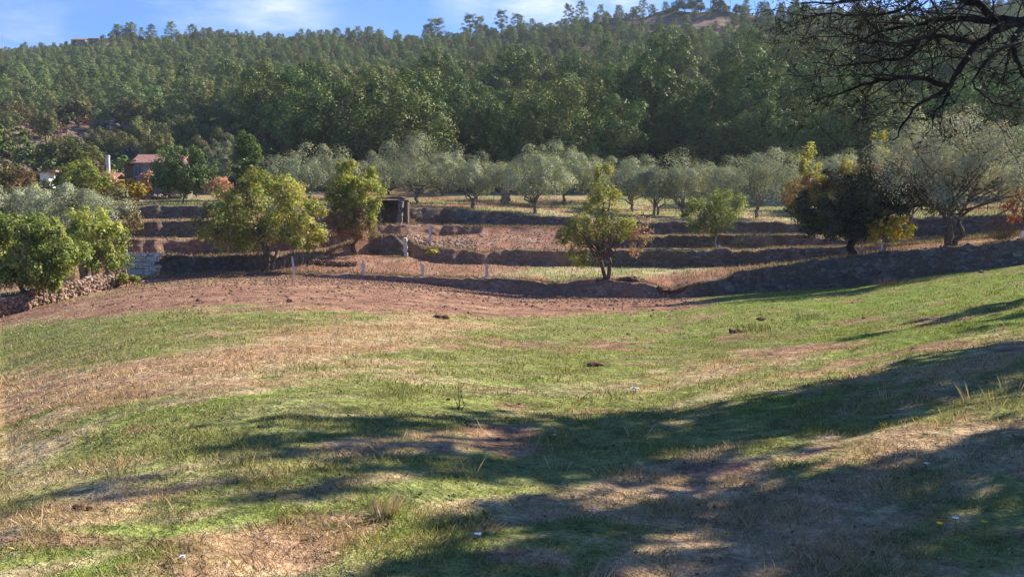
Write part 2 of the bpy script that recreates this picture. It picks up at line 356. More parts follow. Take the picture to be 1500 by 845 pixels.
def stone_wall_mat(name, c1, c2, c3, scale=3.2):
    m, t, b = mat(name, .95)
    n_ = t.nodes.new; l = t.links.new
    tcn = n_('ShaderNodeTexCoord'); mp_ = n_('ShaderNodeMapping'); mp_.inputs['Scale'].default_value = (1, 1, 1.7); l(tcn.outputs['Object'], mp_.inputs['Vector'])
    nz = n_('ShaderNodeTexNoise'); nz.inputs['Scale'].default_value = 2.5; nz.inputs['Detail'].default_value = 4; l(mp_.outputs[0], nz.inputs['Vector'])
    ad = n_('ShaderNodeMix'); ad.data_type = 'RGBA'; ad.blend_type = 'ADD'; ad.inputs[0].default_value = .25; l(mp_.outputs[0], ad.inputs[6]); l(nz.outputs['Color'], ad.inputs[7])
    v = n_('ShaderNodeTexVoronoi'); v.inputs['Scale'].default_value = scale; l(ad.outputs[2], v.inputs['Vector'])
    v2 = n_('ShaderNodeTexVoronoi'); v2.feature = 'DISTANCE_TO_EDGE'; v2.inputs['Scale'].default_value = scale; l(ad.outputs[2], v2.inputs['Vector'])
    sp = n_('ShaderNodeSeparateColor'); l(v.outputs['Color'], sp.inputs[0])
    r = n_('ShaderNodeValToRGB'); r.color_ramp.elements[0].color = (*c1, 1); r.color_ramp.elements[1].color = (*c2, 1); l(sp.outputs[0], r.inputs[0])
    n2 = n_('ShaderNodeTexNoise'); n2.inputs['Scale'].default_value = .7; n2.inputs['Detail'].default_value = 8; n2.inputs['Roughness'].default_value = .7; l(tcn.outputs['Object'], n2.inputs['Vector'])
    mr = n_('ShaderNodeMapRange'); mr.inputs[1].default_value = .42; mr.inputs[2].default_value = .6; l(n2.outputs[0], mr.inputs[0])
    x = n_('ShaderNodeMix'); x.data_type = 'RGBA'; l(mr.outputs[0], x.inputs[0]); l(r.outputs[0], x.inputs[6]); x.inputs[7].default_value = (*c3, 1)
    gp = n_('ShaderNodeMapRange'); gp.inputs[1].default_value = 0; gp.inputs[2].default_value = .09; gp.inputs[3].default_value = .6; gp.inputs[4].default_value = 1; l(v2.outputs['Distance'], gp.inputs[0])
    y = n_('ShaderNodeMix'); y.data_type = 'RGBA'; y.blend_type = 'MULTIPLY'; y.inputs[0].default_value = 1; l(x.outputs[2], y.inputs[6]); l(gp.outputs[0], y.inputs[7])
    l(y.outputs[2], b.inputs['Base Color'])
    bp = n_('ShaderNodeBump'); bp.inputs['Strength'].default_value = .8; bp.inputs['Distance'].default_value = .08; l(gp.outputs[0], bp.inputs['Height']); l(bp.outputs[0], b.inputs['Normal'])
    return m
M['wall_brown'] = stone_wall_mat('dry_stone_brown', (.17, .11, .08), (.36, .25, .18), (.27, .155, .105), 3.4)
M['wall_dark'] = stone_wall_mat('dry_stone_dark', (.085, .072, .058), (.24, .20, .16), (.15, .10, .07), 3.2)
M['wall_pale'] = stone_wall_mat('dry_stone_pale', (.48, .50, .53), (.72, .74, .78), (.5, .46, .42), 2.4)
M['rubble'] = noisy('rubble_stone', (.20, .135, .10), (.42, .31, .24), 5, bump=.6, bdist=.03, attr=True)
M['soil'] = noisy('clod_of_soil', (.07, .035, .025), (.17, .09, .06), 12, bump=.9, bdist=.03)

M['soil_red'] = noisy('red_soil', (.15, .08, .055), (.31, .18, .125), 9, bump=.9, bdist=.03)
# ground with painted-by-geometry colour attribute plus procedural grain
def ground_mat(name, grain=(18, 70), amp=(.55, 1.45), bump=.6, bdist=.05, fine=2.0):
    m, t, b = mat(name, 1.0, .02)
    n_ = t.nodes.new; l = t.links.new
    tcn = n_('ShaderNodeTexCoord'); a = n_('ShaderNodeAttribute'); a.attribute_name = 'col'
    prev = a.outputs[0]; hs = []
    for sc_, am in ((grain[0], .8), (grain[1], .8), (fine, .55)):
        n = n_('ShaderNodeTexNoise'); n.inputs['Scale'].default_value = sc_; n.inputs['Detail'].default_value = 5; n.inputs['Roughness'].default_value = .65; l(tcn.outputs['Object'], n.inputs['Vector'])
        mr = n_('ShaderNodeMapRange'); mr.inputs[1].default_value = .3; mr.inputs[2].default_value = .7
        mr.inputs[3].default_value = 1 + (amp[0] - 1) * am; mr.inputs[4].default_value = 1 + (amp[1] - 1) * am; l(n.outputs[0], mr.inputs[0])
        x = n_('ShaderNodeMix'); x.data_type = 'RGBA'; x.blend_type = 'MULTIPLY'; x.inputs[0].default_value = 1; l(prev, x.inputs[6]); l(mr.outputs[0], x.inputs[7]); prev = x.outputs[2]
        hs.append(n.outputs[0])
    l(prev, b.inputs['Base Color'])
    bp = n_('ShaderNodeBump'); bp.inputs['Strength'].default_value = bump; bp.inputs['Distance'].default_value = bdist; l(hs[0], bp.inputs['Height']); l(bp.outputs[0], b.inputs['Normal'])
    return m
M['field'] = ground_mat('field_turf', (5, 26), amp=(.42, 1.55), bump=1.0, bdist=.12)
M['terrace'] = ground_mat('terrace_earth', (5, 18), bump=1.0, bdist=.12, fine=1.0)
M['hill'] = ground_mat('hill_heath', (.7, 2.5), amp=(.45, 1.6), bump=1, bdist=.6, fine=.15)

# ------------------------------------------------------------------ ground colours (soil, straw and turf where they lie)
C_GREEN = np.array([.220, .235, .075]); C_LUSH = np.array([.195, .250, .055]); C_DULL = np.array([.215, .205, .095])
C_STRAW = np.array([.43, .335, .19]); C_SOIL = np.array([.30, .165, .115]); C_TAN = np.array([.42, .265, .155])
def mixc(a, b, t): return a * (1 - t[..., None]) + b * t[..., None]
def sm(x, a, b): t = np.clip((x - a) / (b - a), 0, 1); return t * t * (3 - 2 * t)
def ell(px, py, cx, cy, rx, ry, slope=0.0):
    dy = (py - cy) + slope * (px - cx)
    return np.exp(-(((px - cx) / rx) ** 2 + (dy / ry) ** 2))
def field_color(x, y, z):
    px, py = project(x, np.maximum(y, 1.5), z)
    a = (x * .72 + y * .69); b = (-x * .69 + y * .72)
    s1 = fbm(a * .16, b * .75, 21); s2 = fbm(a * .6, b * 2.4, 31); s3 = fbm(x * .30, y * .30, 41)
    n = s1 * .9 + s2 * .8 + s3 * .6 + fbm(a * 1.6, b * 5, 33) * .7
    g = .09 + n * 1.2 + .18 * ell(px, py, 1150, 470, 450, 70, .12) + .12 * ell(px, py, 700, 760, 500, 70) + fbm(x * 2.1, y * 2.1, 37, 3) * .55
    g = g + .35 * ell(px, py, 1350, 760, 300, 60) + .2 * ell(px, py, 1000, 800, 300, 40) + .35 * ell(px, py, 1350, 600, 350, 45, .1) + .2 * ell(px, py, 900, 620, 300, 40, .12)
    g = g + .55 * ell(px, py, 230, 482, 260, 24, .08) + .30 * ell(px, py, 60, 520, 150, 22, .08)
    g = g + .75 * ell(px, py, 1400, 425, 420, 50, .12) + .30 * ell(px, py, 1100, 480, 380, 60, .14) + .35 * ell(px, py, 620, 575, 330, 32, .12)
    g = g + .22 * ell(px, py, 1050, 640, 450, 45, .12) + .30 * ell(px, py, 520, 780, 260, 36, .15) + .3 * ell(px, py, 1400, 800, 160, 50)
    g = g + .22 * ell(px, py, 300, 600, 260, 30, .1)
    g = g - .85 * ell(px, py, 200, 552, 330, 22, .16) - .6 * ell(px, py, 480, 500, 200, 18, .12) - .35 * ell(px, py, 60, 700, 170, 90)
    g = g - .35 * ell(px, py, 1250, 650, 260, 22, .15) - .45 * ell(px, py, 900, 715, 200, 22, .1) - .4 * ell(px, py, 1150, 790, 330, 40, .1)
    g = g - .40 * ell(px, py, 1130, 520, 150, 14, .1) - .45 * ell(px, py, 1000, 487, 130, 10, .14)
    green = sm(g, -.26, .30) * .95
    lush = sm(fbm(a * .3, b * 1.1, 51) + .4 * ell(px, py, 1300, 440, 400, 60) - .15, -.1, .2)
    c = mixc(np.broadcast_to(C_DULL, green.shape + (3,)), C_GREEN, sm(s2 + .1, -.15, .15))
    c = mixc(c, C_LUSH, lush)
    dry = mixc(np.broadcast_to(C_STRAW, green.shape + (3,)), C_TAN, np.clip(sm(fbm(a * .4, b * 1.2, 61), -.12, .12) * .7 + .5 * ell(px, py, 200, 550, 400, 40, .16), 0, 1))
    c = mixc(dry, c, green)
    # reddish scraped soil along the far edge and scattered bare spots
    e = .42 * ell(px, py, 250, 545, 380, 26, .15) + 1.15 * ell(px, py, 560, 430, 400, 28) + .45 * fbm(x * 1.2, y * 1.2, 35) + .75 * ell(px, py, 120, 455, 200, 15, .12) + 1.0 * ell(px, py, 880, 446, 190, 16) + s1 * .9 + s2 * .5 - .35
    e = e - .5 * ell(px, py, 1350, 430, 380, 60, .12)
    soil = sm(e, 0, .35)
    spots = sm(fbm(x * .8, y * .8, 71, 3) + .12 * ell(px, py, 1050, 500, 250, 30), .17, .25) * .8
    spots = np.maximum(spots, .85 * sm(ell(px, py, 1180, 512, 130, 11, .1) + .5 * s2, .45, .7))
    soil = np.maximum(soil, spots)
    sc = mixc(np.broadcast_to(C_SOIL, soil.shape + (3,)), C_TAN, sm(fbm(x * .5, y * .9, 81), -.05, .2) * .6)
    sc = sc * (1 + .9 * fbm(x * 1.4, y * 1.4, 82, 4) + .5 * fbm(a * .5, b * 3, 83))[..., None]
    sc = mixc(sc, np.array([.13, .07, .05]), sm(fbm(x * .9, y * 2.2, 84, 4), .1, .24) * .7)
    c = mixc(c, sc, soil)
    return c, green * (1 - soil), soil
def terr_color(x, y, z):
    px, py = project(x, y, z)
    n = fbm(x * .25, y * .25, 91) + .6 * fbm(x * 1.1, y * 1.1, 92)
    grass = mixc(np.broadcast_to(np.array([.25, .26, .11]), n.shape + (3,)), np.array([.42, .34, .19]), sm(n, -.1, .2))
    soil = np.broadcast_to(np.array([.29, .155, .105]), n.shape + (3,))
    e = .2 + n * 1.2 + .8 * ell(px, py, 600, 395, 200, 14) + 1.2 * ell(px, py, 720, 350, 170, 22) + .6 * ell(px, py, 300, 390, 200, 60) \
        + .7 * ell(px, py, 930, 415, 80, 9) + .9 * ell(px, py, 1080, 405, 70, 10) + .8 * ell(px, py, 1300, 372, 200, 16) - .7 * ell(px, py, 850, 398, 230, 9) - .6 * ell(px, py, 1000, 310, 300, 22)
    e = e - .7 * ell(px, py, 250, 300, 150, 9) - .6 * ell(px, py, 280, 335, 90, 10) + .35 * ell(px, py, 720, 300, 80, 8)
    c = mixc(grass, soil, sm(e, -.05, .45))
    c = mixc(c, np.array([.40, .26, .19]), sm(fbm(x * .9, y * .9, 93, 3), .05, .25) * .6 * sm(e, 0, .3))
    return c
def hill_color(x, y, z):
    px, py = project(x, y, z)
    n = fbm(x * .04, y * .04, 101) + .5 * fbm(x * .3, y * .3, 102)
    c = mixc(np.broadcast_to(np.array([.055, .065, .028]), n.shape + (3,)), np.array([.11, .085, .05]), sm(n, -.1, .2))
    h = 1.3 * ell(px, py, 20, 215, 150, 45) + .8 * ell(px, py, 120, 180, 90, 30) + 1.0 * ell(px, py, 1010, 40, 130, 22) + .5 * ell(px, py, 1060, 115, 70, 8) + n
    c = mixc(c, np.array([.21, .15, .115]), sm(h, .3, .8))
    c = mixc(c, np.array([.55, .42, .32]), sm(ell(px, py, 138, 60, 32, 9), .3, .5))
    return c

# ------------------------------------------------------------------ terrain meshes (one fan of columns from the camera's foot outwards)
us_in = (np.arange(-70, 1571, 3.2) - 750) / FPX
uo = np.array([.05, .12, .2, .32, .5, .75, 1.1, 1.6, 2.4])
us = np.concatenate([us_in[0] - uo[::-1], us_in, us_in[-1] + uo])
Yc, Zc = lines_at(us)
# field
rows = np.concatenate([np.array([-40, -25, -15, -8, -4, -1, 1]), np.geomspace(2, 1, 2)[:1], 2 + (np.geomspace(1, 45, 330) - 1) / 44 * 44])
V = []
for r in rows:
    if r <= 6: y = np.full_like(us, r)
    else:
        s = (r - 6) / (46 - 6); y = 6 + s * (Yc[:, 0] - 6)
    x = us * np.maximum(y, 8.0)
    V.append(np.stack([x, y, gz(x, np.maximum(y, -40))], -1))
V = np.array(V)
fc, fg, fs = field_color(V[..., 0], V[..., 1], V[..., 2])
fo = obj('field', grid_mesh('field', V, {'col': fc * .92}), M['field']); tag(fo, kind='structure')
# terraces
def strip_rows(k0, k1, subs):
    out_ = []
    for k in range(k0, k1):
        n = subs[k - k0]
        for i in range(n):
            out_.append(Yc[:, k] + (Yc[:, k + 1] - Yc[:, k]) * (i / n))
    out_.append(Yc[:, k1]); return np.array(out_)
Ys = strip_rows(0, 11, [5, 16, 5, 16, 5, 8, 5, 14, 4, 14, 14])
X = us[None, :] * Ys
Z = gz(X, Ys); VT = np.stack([X, Ys, Z], -1)
to = obj('terrace_ground', grid_mesh('terrace_ground', VT, {'col': terr_color(X, Ys, Z)}), M['terrace']); tag(to, kind='structure')
# hill
Ys = strip_rows(11, NR_ - 1, [30, 40, 40, 40])
Ys = np.concatenate([Ys, Yc[:, -1] + np.array([15, 40, 90, 200])[:, None]])
X = us[None, :] * Ys; Z = gz(X, Ys)
ho = obj('hillside', grid_mesh('hillside', np.stack([X, Ys, Z], -1), {'col': hill_color(X, Ys, Z)}), M['hill']); tag(ho, kind='structure')

# ------------------------------------------------------------------ leaf clouds
def rdir(rng, n):
    v = rng.normal(size=(n, 3)); return v / np.linalg.norm(v, axis=1, keepdims=True)
def leaf_quads(rng, pos, nrm, size, aspect=.55, droop=0.0):
    n = len(pos); nrm = nrm / (np.linalg.norm(nrm, axis=1, keepdims=True) + 1e-9)
    r = rdir(rng, n); r[:, 2] += droop
    a = np.cross(nrm, r); a /= np.linalg.norm(a, axis=1, keepdims=True) + 1e-9
    b = np.cross(nrm, a)
    s = size * rng.uniform(.65, 1.35, (n, 1)); a = a * s * .5; b = b * s * aspect * .5
    bend = nrm * s * .12
    return np.stack([pos - a, pos + b + bend, pos + a, pos - b + bend], 1)
def palette(rng, cols, clump, nclump, vc=.18, vl=.22):
    cols = np.array(cols, float)
    pick = rng.randint(0, len(cols), nclump)[clump]
    alt = rng.randint(0, len(cols), len(clump)); use = rng.uniform(size=len(clump)) < .25
    c = np.where(use[:, None], cols[alt], cols[pick])
    c = c * (1 + vc * rng.uniform(-1, 1, nclump))[clump][:, None] * (1 + vl * rng.uniform(-1, 1, (len(clump), 1)))
    return np.clip(c, .002, 1)
def crown(rng, name, blobs, nclump, cr, nleaf, size, cols, m, parent, aspect=.55, up=.35, low=.5, sprig=0.0, fill=.0, vc=.18, shell=.5, rnd=.55):
    """blobs = ellipsoids (cx,cy,cz,rx,ry,rz); clumps sit on/in them, leaves round the clumps. Returns clump centres."""
    B = np.array(blobs, float); vol = (B[:, 3] * B[:, 4] * B[:, 5]) ** .75
    bi = rng.choice(len(B), nclump, p=vol / vol.sum())
    d = rdir(rng, nclump); d[:, 2] = np.where(d[:, 2] < 0, d[:, 2] * low, d[:, 2])
    rho = rng.uniform(.45, 1.0, (nclump, 1)) ** .7
    C = B[bi, :3] + d * rho * B[bi, 3:6]
    crr = cr * rng.uniform(.6, 1.35, nclump)
    cl = rng.randint(0, nclump, nleaf)
    dl = rdir(rng, nleaf); outw = d[cl] * .5; outw[:, 2] += up
    dl = dl + outw * rng.uniform(0, 1, (nleaf, 1)); dl /= np.linalg.norm(dl, axis=1, keepdims=True)
    rr = rng.uniform(.05, 1.0, (nleaf, 1)) ** shell * 1.08 * crr[cl][:, None]
    if sprig: rr = rr * (1 + sprig * (rng.uniform(size=(nleaf, 1)) ** 6) * 2)
    pos = C[cl] + dl * rr
    if fill > 0:
        k = int(nleaf * fill); bj = rng.randint(0, len(B), k); pos[:k] = B[bj, :3] + rdir(rng, k) * rng.uniform(.1, .8, (k, 1)) * B[bj, 3:6]
    nrm = dl + rnd * rdir(rng, nleaf); nrm[:, 2] += .25
    me = quads_mesh(name, leaf_quads(rng, pos, nrm, size, aspect), palette(rng, cols, cl, nclump, vc))
    obj(name, me, m, parent)
    return C
def bent(rng, a, b, n=5, wob=.08):
    a = np.array(a, float); b = np.array(b, float); L_ = np.linalg.norm(b - a)
    t = np.linspace(0, 1, n)[:, None]; p = a + (b - a) * t
    off = rng.normal(size=(n, 3)) * wob * L_; off[0] = 0; off[-1] = 0
    return p + off
def trunk(rng, name, base_r, fork, C, m, parent, nlimb=8, stems=1, lean=(0, 0), twigs=0):
    mb = MB()
    C = np.array(C); sel = C[rng.permutation(len(C))[:nlimb]]
    for s in range(stems):
        ang = rng.uniform(0, 6.28); off = 0 if stems == 1 else base_r * 1.1
        b0 = np.array([math.cos(ang + s * 6.28 / stems) * off, math.sin(ang + s * 6.28 / stems) * off, -.25])
        sp = 0 if stems == 1 else fork * .35
        top = np.array([lean[0] + math.cos(ang + s * 6.28 / stems) * sp, lean[1] + math.sin(ang + s * 6.28 / stems) * sp, fork])
        pts = bent(rng, b0, top, 6, .05)
        rs = base_r / math.sqrt(stems)
        mb.tube(pts, [rs * 1.45, rs * 1.05, rs * .95, rs * .88, rs * .8, rs * .72], 8)
        for i, c in enumerate(sel[s::stems]):
            q = bent(rng, top - np.array([0, 0, rng.uniform(0, .12) * fork]), c, 6, .07)
            q[0] = q[0] + rng.normal(size=3) * rs * .2
            mb.tube(q, np.linspace(rs * .55, rs * .07, 6), 6)
            for k in range(twigs):
                j = rng.randint(2, 5); e = q[j] + rdir(rng, 1)[0] * rng.uniform(.3, .8) * np.linalg.norm(c - top) * .5
                mb.tube(bent(rng, q[j], e, 4, .1), np.linspace(rs * .16, rs * .04, 4), 4)
    return mb.build(name, m, parent, smooth=True)

# colours (linear base colour)
OLIVE = [(.30, .33, .215), (.40, .42, .29), (.20, .23, .14), (.33, .345, .23)]
OAK = [(.10, .15, .042), (.14, .19, .05), (.18, .21, .06), (.07, .11, .035), (.14, .155, .05)]
PINE = [(.18, .235, .085), (.24, .29, .095), (.14, .19, .07), (.21, .225, .095)]
YGREEN = [(.33, .37, .08), (.44, .46, .10), (.25, .29, .065), (.48, .45, .13)]
DGREEN = [(.09, .14, .04), (.13, .18, .05), (.18, .21, .06)]
FRUIT = [(.30, .34, .085), (.38, .40, .10), (.22, .26, .07), (.42, .37, .12)]
SALMON = [(.55, .28, .20), (.48, .25, .17), (.60, .36, .26), (.38, .26, .15)]
GOLD = [(.50, .40, .06), (.44, .36, .05), (.50, .30, .07), (.33, .32, .06)]

# ---- olive trees
def olive(H, W, seed, name='olive_tree', nleaf=7500, size=.17, colr=OLIVE, dens=1.0, m=None, bark=None, loc=(0, 0, 0), label=None, group=None, base=.20, stems=2, tr=.18):
    rng = np.random.RandomState(seed)
    t = empty(name, loc, label, 'tree', group)
    bl = []
    k = 6
    for i in range(k):
        a = i * 6.28 / k + rng.uniform(-.4, .4); rr = W * rng.uniform(.17, .27)
        bl.append((math.cos(a) * rr, math.sin(a) * rr, H * rng.uniform(.42, .66), W * rng.uniform(.24, .32), W * rng.uniform(.24, .32), H * rng.uniform(.22, .32)))
    bl.append((rng.uniform(-.1, .1) * W, 0, H * .74, W * .26, W * .24, H * .25))
    C = crown(rng, 'crown', bl, int(64 * dens), W * .10, int(nleaf * dens), size, colr, m or M['olive_leaf'], t, .36, .9, .75, sprig=.2, vc=.25, shell=.25, rnd=.35)
    trunk(rng, 'trunk', tr, H * base * .8, C, bark or M['bark_grey'], t, 9, stems)
    return t
OLV = None
def spec(px, base, top, wpx, Y=None):
    """ground point, height and width of a tree from where the photo shows it"""
    p = hit(px, base) if Y is None else at(px, Y)
    zt = P(px, top, p.y)[2]
    return p, zt - p.z, wpx / FPX * p.y
olive_list = [
    (455, 298, 214, 100, 92, 'grey green olive tree with a broad crown, leftmost of the grove on the terrace'),
    (535, 300, 228, 70, 97, 'pale low olive tree seen behind the yellow leaved ivy column'),
    (612, 303, 207, 100, 86, 'tall full olive tree with pale trunk just right of the dark stone shed'),
    (690, 312, 221, 80, 82.5, 'olive tree with leaning forked trunk between the shed olive and the stone pillar'),
    (783, 316, 223, 92, 81.5, 'olive tree with thick dark trunk at the edge of the bank right of stone pillar'),
    (745, 300, 236, 60, 96, 'low olive tree rising behind the pale stone pillar'),
    (826, 300, 213, 82, 94, 'taller olive tree standing behind, left of the ivy clad fruit tree'),
    (880, 303, 228, 75, 98, 'olive tree mostly hidden behind the ivy clad fruit tree'),
    (925, 315, 236, 80, 90, 'dense olive tree right behind the fruit tree with the red creeper'),
    (961, 318, 248, 55, 86, 'small olive tree with slim dark trunk and flat crown'),
    (1000, 322, 233, 100, 84, 'olive tree with trunk forked low in a wide V'),
    (1045, 305, 240, 70, 97, 'olive tree behind the small round green tree'),
    (1108, 321, 226, 100, 83, 'large round olive tree right of the small green tree'),
    (1218, 318, 222, 80, 90, 'olive tree whose pale top shows behind the yellow and red creeper'),
    (330, 296, 200, 42, 97, 'narrow grey olive tree beside the round dark green tree'),
    (28, 345, 268, 90, 68, 'grey olive tree at the left edge above the fig bushes'),
    (120, 345, 272, 110, 66, 'wide grey olive tree on the left terrace above the fig bushes'),
    (1480, 335, 190, 120, 68, 'olive tree at the right edge behind the big twiggy olive'),
    (570, 296, 240, 60, 104, 'small faint olive tree at the back left of the grove'),
    (650, 298, 238, 60, 104, 'faint olive tree at the back between the two tall olives'),
]
for i, (px, bp_, tp, wp, Y, lab) in enumerate(olive_list):
    p, H, W = spec(px, bp_, tp, wp, Y)
    W = W * 1.38; H *= 1.05
    olive(H * 1.0, W, 100 + i, loc=p, label=lab, group='olive trees on the terraces', nleaf=15000 if wp > 60 else 10000, size=.17, stems=1 + i % 2)
# big twiggy olive at right
p, H, W = spec(1398, 362, 160, 235)
rng = np.random.RandomState(7)
t = empty('olive_tree', p, 'largest olive tree, twiggy grey brown crown on a thick twisted trunk above the right bank', 'tree', 'olive trees on the terraces')
bl = [(-W * .25, 0, H * .60, W * .25, W * .25, H * .26), (W * .2, .3, H * .62, W * .28, W * .26, H * .27), (0, 0, H * .74, W * .32, W * .28, H * .24), (W * .33, -.4, H * .5, W * .17, W * .2, H * .2), (-.1 * W, -.8, H * .47, W * .2, W * .2, H * .2)]
C = crown(rng, 'crown', bl, 120, .62, 24000, .13, [(.36, .39, .29), (.46, .48, .37), (.26, .28, .20), (.32, .28, .22), (.40, .34, .28)], M['olive_leaf'], t, .34, .7, .8, sprig=.3, shell=.35, rnd=.45)
trunk(rng, 'trunk', .24, H * .26, C, M['bark'], t, 26, 3, twigs=5)
p, H, W = spec(1322, 330, 148, 95, 60)
olive(H, W * 1.05, 131, loc=p, label='tall thin olive tree with airy top left of the largest olive', group='olive trees on the terraces', nleaf=7500, size=.14)

# ---- deciduous and fruit trees
def tree(name, label, px, base, top, wpx, cols, seed, Y=None, blobs=None, ncl=60, cr=.45, nleaf=8000, size=.2, m='leaf', bark='bark', tr=.14, stems=1, fork=.3, limbs=12, cat='tree', twigs=1, aspect=.7, up=.3, low=.8, group=None, depth=.8, parts=('trunk', 'crown')):
    p, H, W = spec(px, base, top, wpx, Y); W *= 1.12; H *= 1.02
    rng = np.random.RandomState(seed)
    t = empty(name, p, label, cat, group)
    if blobs is None:
        blobs = [(0, 0, .6, .42, .42, .34), (-.2, .05, .5, .28, .3, .26), (.2, -.05, .52, .28, .3, .28), (0, 0, .78, .26, .26, .2)]
    bl = [(a * W, b * W * depth, c * H, d * W, e * W * depth, f_ * H) for a, b, c, d, e, f_ in blobs]
    C = crown(rng, parts[1], bl, ncl, cr, nleaf, size, cols, M[m], t, aspect, up, low, sprig=.3)
    trunk(rng, parts[0], tr, H * fork, C, M[bark], t, limbs, stems, twigs=twigs)
    return t, p, H, W, rng
BIG = [(0, 0, .62, .34, .36, .33), (-.27, 0, .42, .24, .3, .25), (.25, -.1, .48, .24, .3, .27), (.02, .1, .80, .22, .24, .18), (.33, -.15, .36, .15, .2, .16), (-.1, -.2, .4, .3, .25, .2)]
# B large multi-stem
t, p, H, W, rng = tree('fig_tree', 'big yellow green tree with many bare stems at its foot, left of the ivy column', 390, 400, 246, 175, YGREEN + [(.22, .2, .07), (.3, .26, .1)], 11, Y=60.5, blobs=BIG, ncl=150, cr=.5, nleaf=24000, size=.165, stems=5, tr=.22, fork=.33, limbs=34, twigs=3, bark='bark_grey')
mb = MB()
for i in range(70):
    a = rng.uniform(0, 6.28); r0 = rng.uniform(0, W * .28); b0 = (math.cos(a) * r0, math.sin(a) * r0 * .6, -.1)
    e = (b0[0] * 1.7 + rng.normal() * .5, b0[1] * 1.6, rng.uniform(.8, 3.0)); mb.tube(bent(rng, b0, e, 5, .08), np.linspace(.025, .008, 5), 4)
mb.build('sucker_stems', M['bark_grey'], t)
# C ivy column with pinkish base
t, p, H, W, rng = tree('ivy_column_tree', 'tall narrow yellow green ivy column between the big pale tree and the stone shed', 520, 372, 238, 82, YGREEN + [(.33, .28, .06)], 12, Y=65,
     blobs=[(0, 0, .80, .36, .36, .19), (.12, 0, .60, .34, .36, .22), (-.14, 0, .62, .32, .34, .2), (.1, 0, .38, .3, .3, .2)], ncl=110, cr=.40, nleaf=19000, size=.145, tr=.16, fork=.4, limbs=10)
crown(rng, 'creeper', [(-.12 * W, -.5, .36 * H, .34 * W, .9, .26 * H), (.05 * W, -.4, .22 * H, .42 * W, .8, .14 * H)], 60, .4, 7000, .13, [(.27, .17, .13), (.35, .2, .13), (.22, .17, .1), (.25, .22, .08)], M['leaf'], t)
# D fruit tree in the centre with red creeper
t, p, H, W, rng = tree('fruit_tree', 'leafy yellow green fruit tree with drooping left side, alone at the front wall', 893, 412, 243, 118, FRUIT, 13,
     blobs=[(-.16, 0, .66, .12, .16, .10), (-.08, 0, .86, .10, .14, .15), (-.26, 0, .44, .28, .3, .16), (.04, -.05, .47, .24, .3, .16), (-.46, -.05, .36, .14, .2, .12), (-.02, 0, .72, .13, .18, .10), (-.3, 0, .22, .2, .25, .08)],
     ncl=110, cr=.38, nleaf=10500, size=.13, tr=.20, stems=2, fork=.22, limbs=24, twigs=2)
crown(rng, 'red_creeper', [(.36 * W, -.2, .42 * H, .13 * W, .6, .15 * H), (.26 * W, -.3, .28 * H, .11 * W, .5, .12 * H)], 24, .3, 900, .12, [(.40, .20, .16), (.46, .27, .20), (.30, .20, .12)], M['leaf'], t)
# E small round tree
t, p, H, W, rng = tree('apple_tree', 'small round green tree in front of the dark walls, twiggy on its right side', 1048, 364, 270, 95, DGREEN + FRUIT[:2], 14, Y=70.5,
     blobs=[(0, 0, .55, .42, .42, .36), (-.2, 0, .48, .26, .3, .28), (.18, 0, .62, .26, .26, .26)], ncl=80, cr=.40, nleaf=7600, size=.13, tr=.10, fork=.25, limbs=20, twigs=4, bark='bark_grey')
# grey twiggy bush beside E
def twig_bush(label, px, base, top, wpx, seed, Y=None, n=160, m='bark_grey', name='bare_bush'):
    p, H, W = spec(px, base, top, wpx, Y); rng = np.random.RandomState(seed)
    mb = MB()
    for i in range(n):
        d = rdir(rng, 1)[0]; e = np.array([d[0] * W * .5, d[1] * W * .35, abs(d[2]) * H * .7 + H * .3 * rng.uniform()])
        q = bent(rng, (e[0] * .12, e[1] * .12, -.05), e, 5, .06); mb.tube(q, np.linspace(.02, .006, 5), 4)
        for k in range(3): mb.tube(bent(rng, q[3], q[3] + d * .3 + rdir(rng, 1)[0] * .4, 3, .1), [.008, .006, .004], 3)
    o = mb.build(name, M[m]); o.location = p; return tag(o, label, 'bush')
twig_bush('bare grey twiggy bush right of the small round tree', 1105, 360, 328, 60, 15, Y=71)
# big ivy covered dark tree at right with autumn creeper
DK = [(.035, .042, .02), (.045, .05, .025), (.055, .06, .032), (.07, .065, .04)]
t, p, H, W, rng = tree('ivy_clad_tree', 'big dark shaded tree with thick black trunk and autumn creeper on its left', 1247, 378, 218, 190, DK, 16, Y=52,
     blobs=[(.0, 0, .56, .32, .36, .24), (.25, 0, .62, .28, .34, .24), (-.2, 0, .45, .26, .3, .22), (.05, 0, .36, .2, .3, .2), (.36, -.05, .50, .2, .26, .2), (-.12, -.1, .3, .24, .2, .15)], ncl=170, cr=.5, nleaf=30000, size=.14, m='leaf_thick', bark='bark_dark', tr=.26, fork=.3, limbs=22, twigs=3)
crown(rng, 'yellow_creeper', [(-.33 * W, -.6, .82 * H, .065 * W, .5, .22 * H), (-.22 * W, -.4, .60 * H, .09 * W, .5, .16 * H), (-.06 * W, -.3, .80 * H, .05 * W, .3, .1 * H), (.16 * W, -.1, .98 * H, .05 * W, .3, .14 * H)], 46, .3, 3000, .13, [(.36, .30, .09), (.42, .38, .12), (.26, .26, .08)], M['leaf'], t)
crown(rng, 'red_creeper', [(-.36 * W, -.6, .55 * H, .14 * W, .6, .20 * H), (-.18 * W, -.7, .66 * H, .15 * W, .6, .12 * H), (.02 * W, -.5, .78 * H, .14 * W, .5, .08 * H)], 60, .36, 3000, .13, [(.24, .12, .06), (.34, .19, .08), (.17, .09, .05), (.32, .25, .09)], M['leaf'], t)
